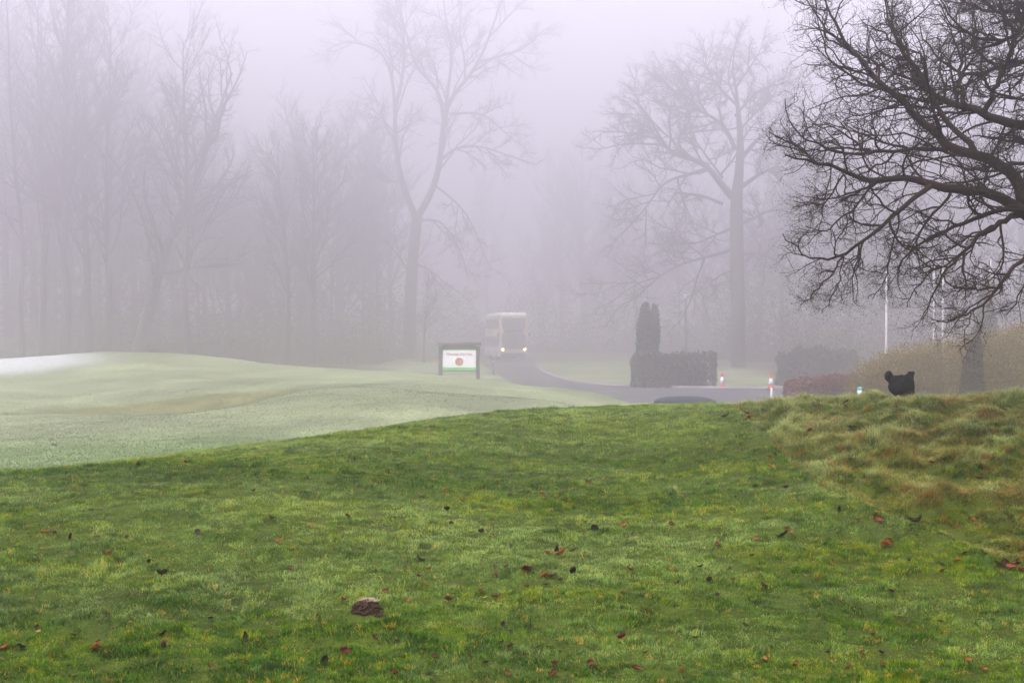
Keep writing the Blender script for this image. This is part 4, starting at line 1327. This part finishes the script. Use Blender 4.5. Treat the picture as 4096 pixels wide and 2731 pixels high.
def turf_col(x, y, rg):
    n = len(x)
    u1, u2 = tufts(x, y, 0.045, 1)
    v1, v2 = tufts(x, y, 0.018, 5)
    fr = np.clip(frost_field(x, y) + 0.55 * (u1 - 0.5) + 0.5 * (v1 - 0.5) + rg.normal(0, 0.14, n), 0, 1)
    yl = np.clip(0.40 - 0.20 * sstep(5.8, 3.9, y) + 1.8 * (fbm(x * 2.0, y * 2.8, 43, 3) - 0.5) + 0.9 * (u2 - 0.5) + 0.5 * (v2 - 0.5) + rg.normal(0, 0.12, n), 0, 1)[:, None]  # deeper green close by: darkening towards the bottom of view put into blade colour
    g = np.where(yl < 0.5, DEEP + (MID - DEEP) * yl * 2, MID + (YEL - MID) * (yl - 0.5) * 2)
    st = ((rg.random(n) < 0.035) | (v2 > 0.98))[:, None]
    g = np.where(st, STRAW, g)
    g = g * rg.uniform(0.75, 1.25, (n, 1)) * np.where(u1 > 0.9, 0.55, 1.0)[:, None]
    fr = np.where(u1 > 0.9, fr * 0.25, fr)
    out = np.empty((n, 3, 3))
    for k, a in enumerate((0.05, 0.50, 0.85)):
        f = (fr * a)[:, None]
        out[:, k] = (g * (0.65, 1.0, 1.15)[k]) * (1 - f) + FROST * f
    return out


def turf_h(x, y, rg):
    u1, u2 = tufts(x, y, 0.06, 3)
    c = fbm(x * 10, y * 10, 44, 2)
    return (0.006 + 0.016 * np.clip(c - 0.15, 0, 1) + 0.013 * u1 ** 4) * rg.uniform(0.6, 1.35, len(x))


def rough_col(x, y, rg):
    n = len(x)
    u1, u2 = tufts(x, y, 0.09, 2)
    v1, v2 = tufts(x, y, 0.03, 6)
    cl = fbm(x * 5.2, y * 5.2, 2, 3)
    up = sstep(6.8, 9.0, y)
    fr = np.clip(-0.04 + 1.5 * (cl - 0.5) + 0.50 * up + 0.8 * (u1 - 0.5) + 0.7 * (v1 - 0.5) + rg.normal(0, 0.12, n), 0, 1)
    t = fbm(x * 2.6, y * 3.2, 52, 3)
    s1 = np.clip(0.08 + 2.4 * (t - 0.5) + 0.24 * up + 0.8 * (u2 - 0.5) + rg.normal(0, 0.2, n), 0, 1)[:, None]
    yl = np.clip(0.38 + 0.9 * (v2 - 0.5) + 0.7 * (u1 - 0.5) + rg.normal(0, 0.2, n), 0, 1)[:, None]
    g = (DEEP * (1 - yl) + YEL * yl) * (1 - s1) + np.array([0.25, 0.175, 0.035]) * s1
    ru = ((rg.random(n) < 0.10) | (v1 < 0.05))[:, None]
    g = np.where(ru, RUST, g) * rg.uniform(0.6, 1.3, (n, 1))
    F2 = FROST * np.array([1.15, 1.02, 1.35])
    out = np.empty((n, 3, 3))
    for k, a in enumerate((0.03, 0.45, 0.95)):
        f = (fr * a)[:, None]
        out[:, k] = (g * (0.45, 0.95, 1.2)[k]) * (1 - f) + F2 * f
    return out


def rough_h(x, y, rg):
    c = fbm(x * 5.2, y * 5.2, 2, 3)
    u1, _ = tufts(x, y, 0.12, 8)
    return (0.013 + 0.040 * np.clip(c - 0.30, 0, 1) + 0.022 * u1 ** 4) * rg.uniform(0.45, 1.5, len(x)) * (0.55 + 0.45 * sstep(5.5, 7.5, y))


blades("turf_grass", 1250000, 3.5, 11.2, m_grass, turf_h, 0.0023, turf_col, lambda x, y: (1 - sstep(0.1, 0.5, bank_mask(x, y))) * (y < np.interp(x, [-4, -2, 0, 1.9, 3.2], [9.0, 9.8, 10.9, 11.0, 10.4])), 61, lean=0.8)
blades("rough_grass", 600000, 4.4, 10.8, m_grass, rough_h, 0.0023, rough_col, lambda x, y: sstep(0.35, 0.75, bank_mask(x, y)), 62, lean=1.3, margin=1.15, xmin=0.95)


def field_col(x, y, rg):
    t_, _ = tufts(x, y, 0.12, 4)
    c = ground_tint(x, y) * rg.uniform(0.6, 1.4, (len(x), 1)) * (0.7 + 0.6 * t_)[:, None]
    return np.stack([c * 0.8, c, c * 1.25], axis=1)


blades("fairway_grass", 260000, 13.0, 46.0, m_grass, lambda x, y, rg: 0.012 + 0.022 * rg.random(len(x)), 0.012, field_col, lambda x, y: (x < 2.0 + 0 * y).astype(float), 63, lean=1.0)

# ------------------------------------------------------------------ fallen leaves
m_leaf = {"d": mat("leaf_dark", (0.020, 0.012, 0.010), 0.8, col2=(0.045, 0.020, 0.012), scale=40),
          "r": mat("leaf_rust", (0.16, 0.030, 0.010), 0.75, col2=(0.09, 0.022, 0.010), scale=50),
          "o": mat("leaf_tan", (0.36, 0.13, 0.025), 0.75, col2=(0.22, 0.07, 0.018), scale=50),
          "y": mat("leaf_yellow", (0.48, 0.33, 0.05), 0.75, col2=(0.36, 0.22, 0.04), scale=50)}
LEAFN = {"d": ("small dark brown curled leaf lying in the grass", "dark brown fallen leaves"),
         "r": ("small rust red fallen leaf lying in the grass", "rust red fallen leaves"),
         "o": ("small orange tan fallen leaf lying in the grass", "orange tan fallen leaves"),
         "y": ("small yellow fallen leaf lying in the grass", "yellow fallen leaves")}


def leaf_mesh(kind, seed):
    r_ = random.Random(seed)
    bm = bmesh.new()
    n = 9
    curl, fold = r_.uniform(0.5, 1.6), r_.uniform(0.25, 0.8)
    lob = r_.choice((0.0, 0.18, 0.25))
    rows = []
    for i in range(n):
        t = i / (n - 1)
        wv = (math.sin(math.pi * min(1, t * 0.96 + 0.03)) ** 0.75) * 0.34 * (1 + lob * math.sin(t * 22))
        a = (t - 0.5) * curl * 1.6
        y = math.sin(a) / (curl * 1.6); z = (1 - math.cos(a)) / (curl * 1.6) * 1.4
        row = []
        for sx_ in (-1, -0.5, 0, 0.5, 1):
            row.append(bm.verts.new((sx_ * wv, y, z + abs(sx_) ** 1.5 * wv * fold + r_.gauss(0, 0.012))))
        rows.append(row)
    for a, b_ in zip(rows, rows[1:]):
        for k in range(4): bm.faces.new((a[k], a[k + 1], b_[k + 1], b_[k]))
    # stalk
    p = rows[0][2].co
    q1 = bm.verts.new(p + Vector((0.015, -0.12, 0.02))); q2 = bm.verts.new(p + Vector((-0.015, -0.12, 0.02)))
    bm.faces.new((rows[0][1], rows[0][2], q1, q2))
    r = bmesh.ops.solidify(bm, geom=bm.faces[:], thickness=0.02)
    bm.normal_update()
    me = bpy.data.meshes.new("leaf")
    bm.to_mesh(me); bm.free()
    for f in me.polygons: f.use_smooth = True
    me.materials.append(m_leaf[kind])
    return me


leaf_meshes = {k: [leaf_mesh(k, 100 + 7 * j + ord(k)) for j in range(5)] for k in "droy"}
lr = random.Random(77)


def put_leaf(px, py, kind, size_px, upright=False, label=None):
    g = ground_at(px, py, 3.2, 12.0)
    if g is None: return
    o = bpy.data.objects.new("fallen_leaf", lr.choice(leaf_meshes[kind]))
    COL.objects.link(o)
    o.location = (g.x, g.y, g.z + (0.006 if not upright else 0.012) + 0.002)
    sz = size_px / F * g.y * lr.uniform(0.8, 1.25)
    o.scale = (sz, sz, sz)
    if upright: o.rotation_euler = (R(lr.uniform(60, 95)), R(lr.uniform(-25, 25)), lr.uniform(0, 6.28))
    else: o.rotation_euler = (R(lr.uniform(-18, 30)), R(lr.uniform(-22, 22)), lr.uniform(0, 6.28))
    tag(o, label or LEAFN[kind][0], "leaf", LEAFN[kind][1] if not label else "singled out fallen leaves")


def leaves(ox, oy, sc, txt):
    for it in txt.split():
        a = it.split(",")
        k = a[2]
        put_leaf(ox + float(a[0]) / sc, oy + float(a[1]) / sc, k[0], 50 if "B" in k else 32, "u" in k)


leaves(0, 1850, 1.68, "358,505,r 725,635,o 850,540,d 715,1042,r 700,1318,d 790,1295,d 1735,1265,d 1410,1085,d 1080,775,dB 650,525,d 460,538,du 1325,510,du 1500,572,du 1720,542,d "
       "1860,555,o 995,692,d 865,940,du 1945,760,r 2310,960,o 2135,1075,r 2310,1305,rB 1630,1375,o 1410,1395,r 980,1410,o 150,1405,o 425,1345,r 20,1275,oB 130,1290,dB 240,1135,d 490,1193,r 655,1230,r "
       "1250,18,d 1715,100,d 930,35,d 1705,210,d 2085,452,o 1825,408,r 450,1408,r 2185,1370,du 500,1465,d 1085,1190,dB 1100,1055,y 1520,1010,y 250,1165,y")
leaves(1300, 1900, 1.68, "640,600,dB 690,665,o 625,705,r 345,640,o 1145,705,ru 1580,728,d 1215,655,d 1150,855,rB 830,862,rB 1045,797,o 680,785,o 405,800,r 128,875,r 565,888,o 2010,828,o 2050,670,r "
       "2325,672,o 1745,545,o 2000,350,o 1755,345,o 1740,408,o 1045,400,d 845,342,d 1650,215,o 1480,165,r 1455,130,o 1765,65,r 1155,60,o 815,117,o 925,200,o 1065,240,o 820,248,d 150,305,r 1200,1065,du 1240,1070,d "
       "575,1110,d 485,1150,d 335,1150,r 130,1225,rB 740,1255,rB 1190,1168,d 1245,1215,r 1420,1210,d 1990,1140,rB 2150,1220,r 1535,1290,rB 1790,1310,rB 1080,1290,d 970,1280,r 465,1365,rB 700,1365,d 1540,1370,rB 1225,1375,r "
       "2090,1350,rB 1840,1150,r 830,1220,d 2330,352,r 1670,535,d 1490,770,r 1350,780,r 165,772,y 1065,850,y")
leaves(2696, 1600, 1.386, "290,97,d 245,825,r 460,785,o 605,778,dB 655,745,o 620,745,o 700,445,d 620,505,d 450,497,d 190,482,d 910,630,du 1020,685,r 1240,890,r 1310,918,d 1570,915,oB 1490,940,d 1490,992,r "
       "1615,875,d 1850,855,d 1800,930,rB 1840,935,dB 1870,945,rB 1910,940,dB 1925,965,rB 1885,925,oB 790,1025,d 195,1020,d 1640,1105,d 1210,1085,d 400,1300,d 1255,1245,dB 1480,1270,r 1100,1325,r 1155,1430,d 680,1485,rB 505,1475,o "
       "1630,1468,oB 1170,1490,o 970,1510,r 120,1350,d 1045,1450,r 860,1440,d 240,1105,d 1130,650,y 1660,680,o 1600,570,o 1500,350,d 1690,455,o 1430,372,r 1860,447,d 755,188,r 985,197,d 955,35,r 1235,50,r 1830,67,d "
       "540,385,o 690,380,o 45,1540,o 1720,1528,o 405,85,r 415,115,r 430,100,o 400,120,d 530,330,r 560,320,d 870,350,d 980,345,r 1080,810,d 840,825,d 435,890,d 310,955,d 500,1050,d 325,1020,r 150,945,d 20,1040,d")
for px, py, k, sz, up, lab in ((2218, 2222, "d", 66, True, "blackish leaf standing on edge beside a flat orange leaf at mid lawn"),
                               (2245, 2229, "o", 66, False, "flat orange leaf tucked under a blackish upright leaf at mid lawn"),
                               (2190, 2227, "r", 46, False, "brown leaf on the far side of the blackish upright leaf at mid lawn"),
                               (2109, 2292, "r", 58, False, "rounded red brown leaf cupped like a shell below the leaf pair"),
                               (2292, 2310, "d", 48, True, "narrow dark leaf stuck upright, right of the bright orange leaf heap"),
                               (2180, 2328, "o", 60, False, "bright orange crumpled leaf of the heap below the leaf pair"),
                               (2205, 2332, "r", 60, False, "dark red crumpled leaf of the heap below the leaf pair"),
                               (181, 2155, "o", 58, False, "long orange leaf alone in the frosty band of turf"),
                               (380, 2607, "o", 58, False, "orange leaf bright along one edge in the lower dark turf"),
                               (648, 2610, "d", 50, True, "dark leaf standing up like a post in the lower turf"),
                               (988, 2578, "d", 62, True, "long slanting dark leaf like a stick in the lower turf"),
                               (3514, 2098, "r", 60, False, "broad maroon leaf at the foot of the rough bank"),
                               (3668, 2101, "d", 64, False, "large blackish leaf at the foot of the rough bank"),
                               (3550, 2196, "o", 64, False, "glowing orange brown leaf on bright turf beneath the rough bank"),
                               (2380, 2130, "d", 46, True, "thin dark leaf standing upright on the slope among orange leaves")):
    put_leaf(px, py, k, sz, up, lab)

# ------------------------------------------------------------------ earth heaps
m_soil = mat("frosted_earth", (0.016, 0.009, 0.006), 0.95, spec=0.05, col2=(0.055, 0.030, 0.022), scale=30, bump=1.0, bscale=60)
m_dry = mat("dry_grass", (0.26, 0.18, 0.11), 0.9, col2=(0.42, 0.33, 0.24), scale=20)


def heap(px, py, wpx, hpx, label, seed, thatch=True):
    g = ground_at(px, py, 3.2, 40.0)
    w = wpx / F * g.y / 2; hh = hpx / F * g.y
    r_ = np.random.default_rng(seed)
    bm = bmesh.new()
    bmesh.ops.create_icosphere(bm, subdivisions=5, radius=1.0)
    for v in bm.verts:
        c = v.co
        k = 1 + 0.8 * (float(fbm(np.array([c.x * 2 + seed]), np.array([c.y * 2 + c.z * 1.5]), seed, 4)[0]) - 0.5) * 1.6
        rr_ = min(1.0, math.hypot(c.x, c.y))
        zz = hh * ((1 - rr_ ** 1.3) ** 0.9 * (0.75 + 0.5 * k - 0.25)) if c.z > 0 else -0.02
        v.co = Vector((c.x * w * k * 1.05, c.y * w * k * 0.85, zz))
    for i in range(130 if thatch else 40):
        a = r_.random() * 6.283; q = math.sqrt(r_.random()) * 1.15
        rad = w * r_.uniform(0.04, 0.13) * (1.1 - 0.5 * q)
        z = hh * (1 - min(1, q) ** 1.3) ** 0.9 * 0.9 if q < 1 else 0.003
        mm = Matrix.Translation((math.cos(a) * q * w + (0.2 * w if q > 0.8 else 0), math.sin(a) * q * w * 0.85, z)) @ Matrix.Rotation(r_.random() * 3, 4, 'X') @ Matrix.Rotation(r_.random() * 3, 4, 'Z') @ Matrix.Diagonal((rad, rad * r_.uniform(.6, 1), rad * r_.uniform(.5, .9), 1))
        bmesh.ops.create_icosphere(bm, subdivisions=1, radius=1.0, matrix=mm)
    me = bpy.data.meshes.new("soil"); bm.to_mesh(me); bm.free(); me.materials.append(m_soil)
    root = empty("earth_heap", (g.x, g.y, g.z)); tag(root, label, "earth heap")
    o = bpy.data.objects.new("soil", me); COL.objects.link(o); o.parent = root
    if thatch:
        n = 500
        a = r_.random(n) * 6.283; q = np.sqrt(r_.random(n)) * 0.34
        x, y = np.cos(a) * q * w + 0.12 * w, np.sin(a) * q * w * 0.8 + 0.15 * w
        z = hh * (1 - q ** 1.3) ** 0.9 * 0.95
        items = []
        for i in range(n):
            dx, dy = r_.normal(0, 0.007, 2)
            items.append(([(x[i], y[i], z[i] - 0.002), (x[i] + dx * .5, y[i] + dy * .5, z[i] + 0.003), (x[i] + dx * 1.6, y[i] + dy * 1.6, z[i] + 0.004)], [0.0007, 0.0006, 0.0003], 3))
        tubes("dry_grass", items, m_dry, root)


heap(1465, 2456, 116, 52, "small brown molehill topped with pale dry grass in the lower turf", 3)
heap(1518, 2470, 44, 20, "crumbled dark spill of earth at the molehill's side", 6, False)
heap(214, 1782, 22, 9, "larger dark clod of earth out on the frosty fairway", 4, False)
heap(206, 1760, 16, 5, "smaller dark clod of earth just beyond the larger clod on the fairway", 5, False)

# ------------------------------------------------------------------ haze
hm = bpy.data.materials.new("haze")
hm.use_nodes = True
hn = hm.node_tree
for n_ in list(hn.nodes):
    if n_.type != 'OUTPUT_MATERIAL': hn.nodes.remove(n_)
pv_ = hn.nodes.new("ShaderNodeVolumePrincipled")
pv_.inputs["Color"].default_value = (0.95, 0.902, 0.972, 1)
pv_.inputs["Density"].default_value = 0.0122
pv_.inputs["Anisotropy"].default_value = 0.88
hn.links.new(pv_.outputs[0], hn.nodes["Material Output"].inputs["Volume"])
hz = MB().box((0, 220, 21.0), (640, 600, 45.0)).build("haze", hm)
tag(hz, kind="stuff")
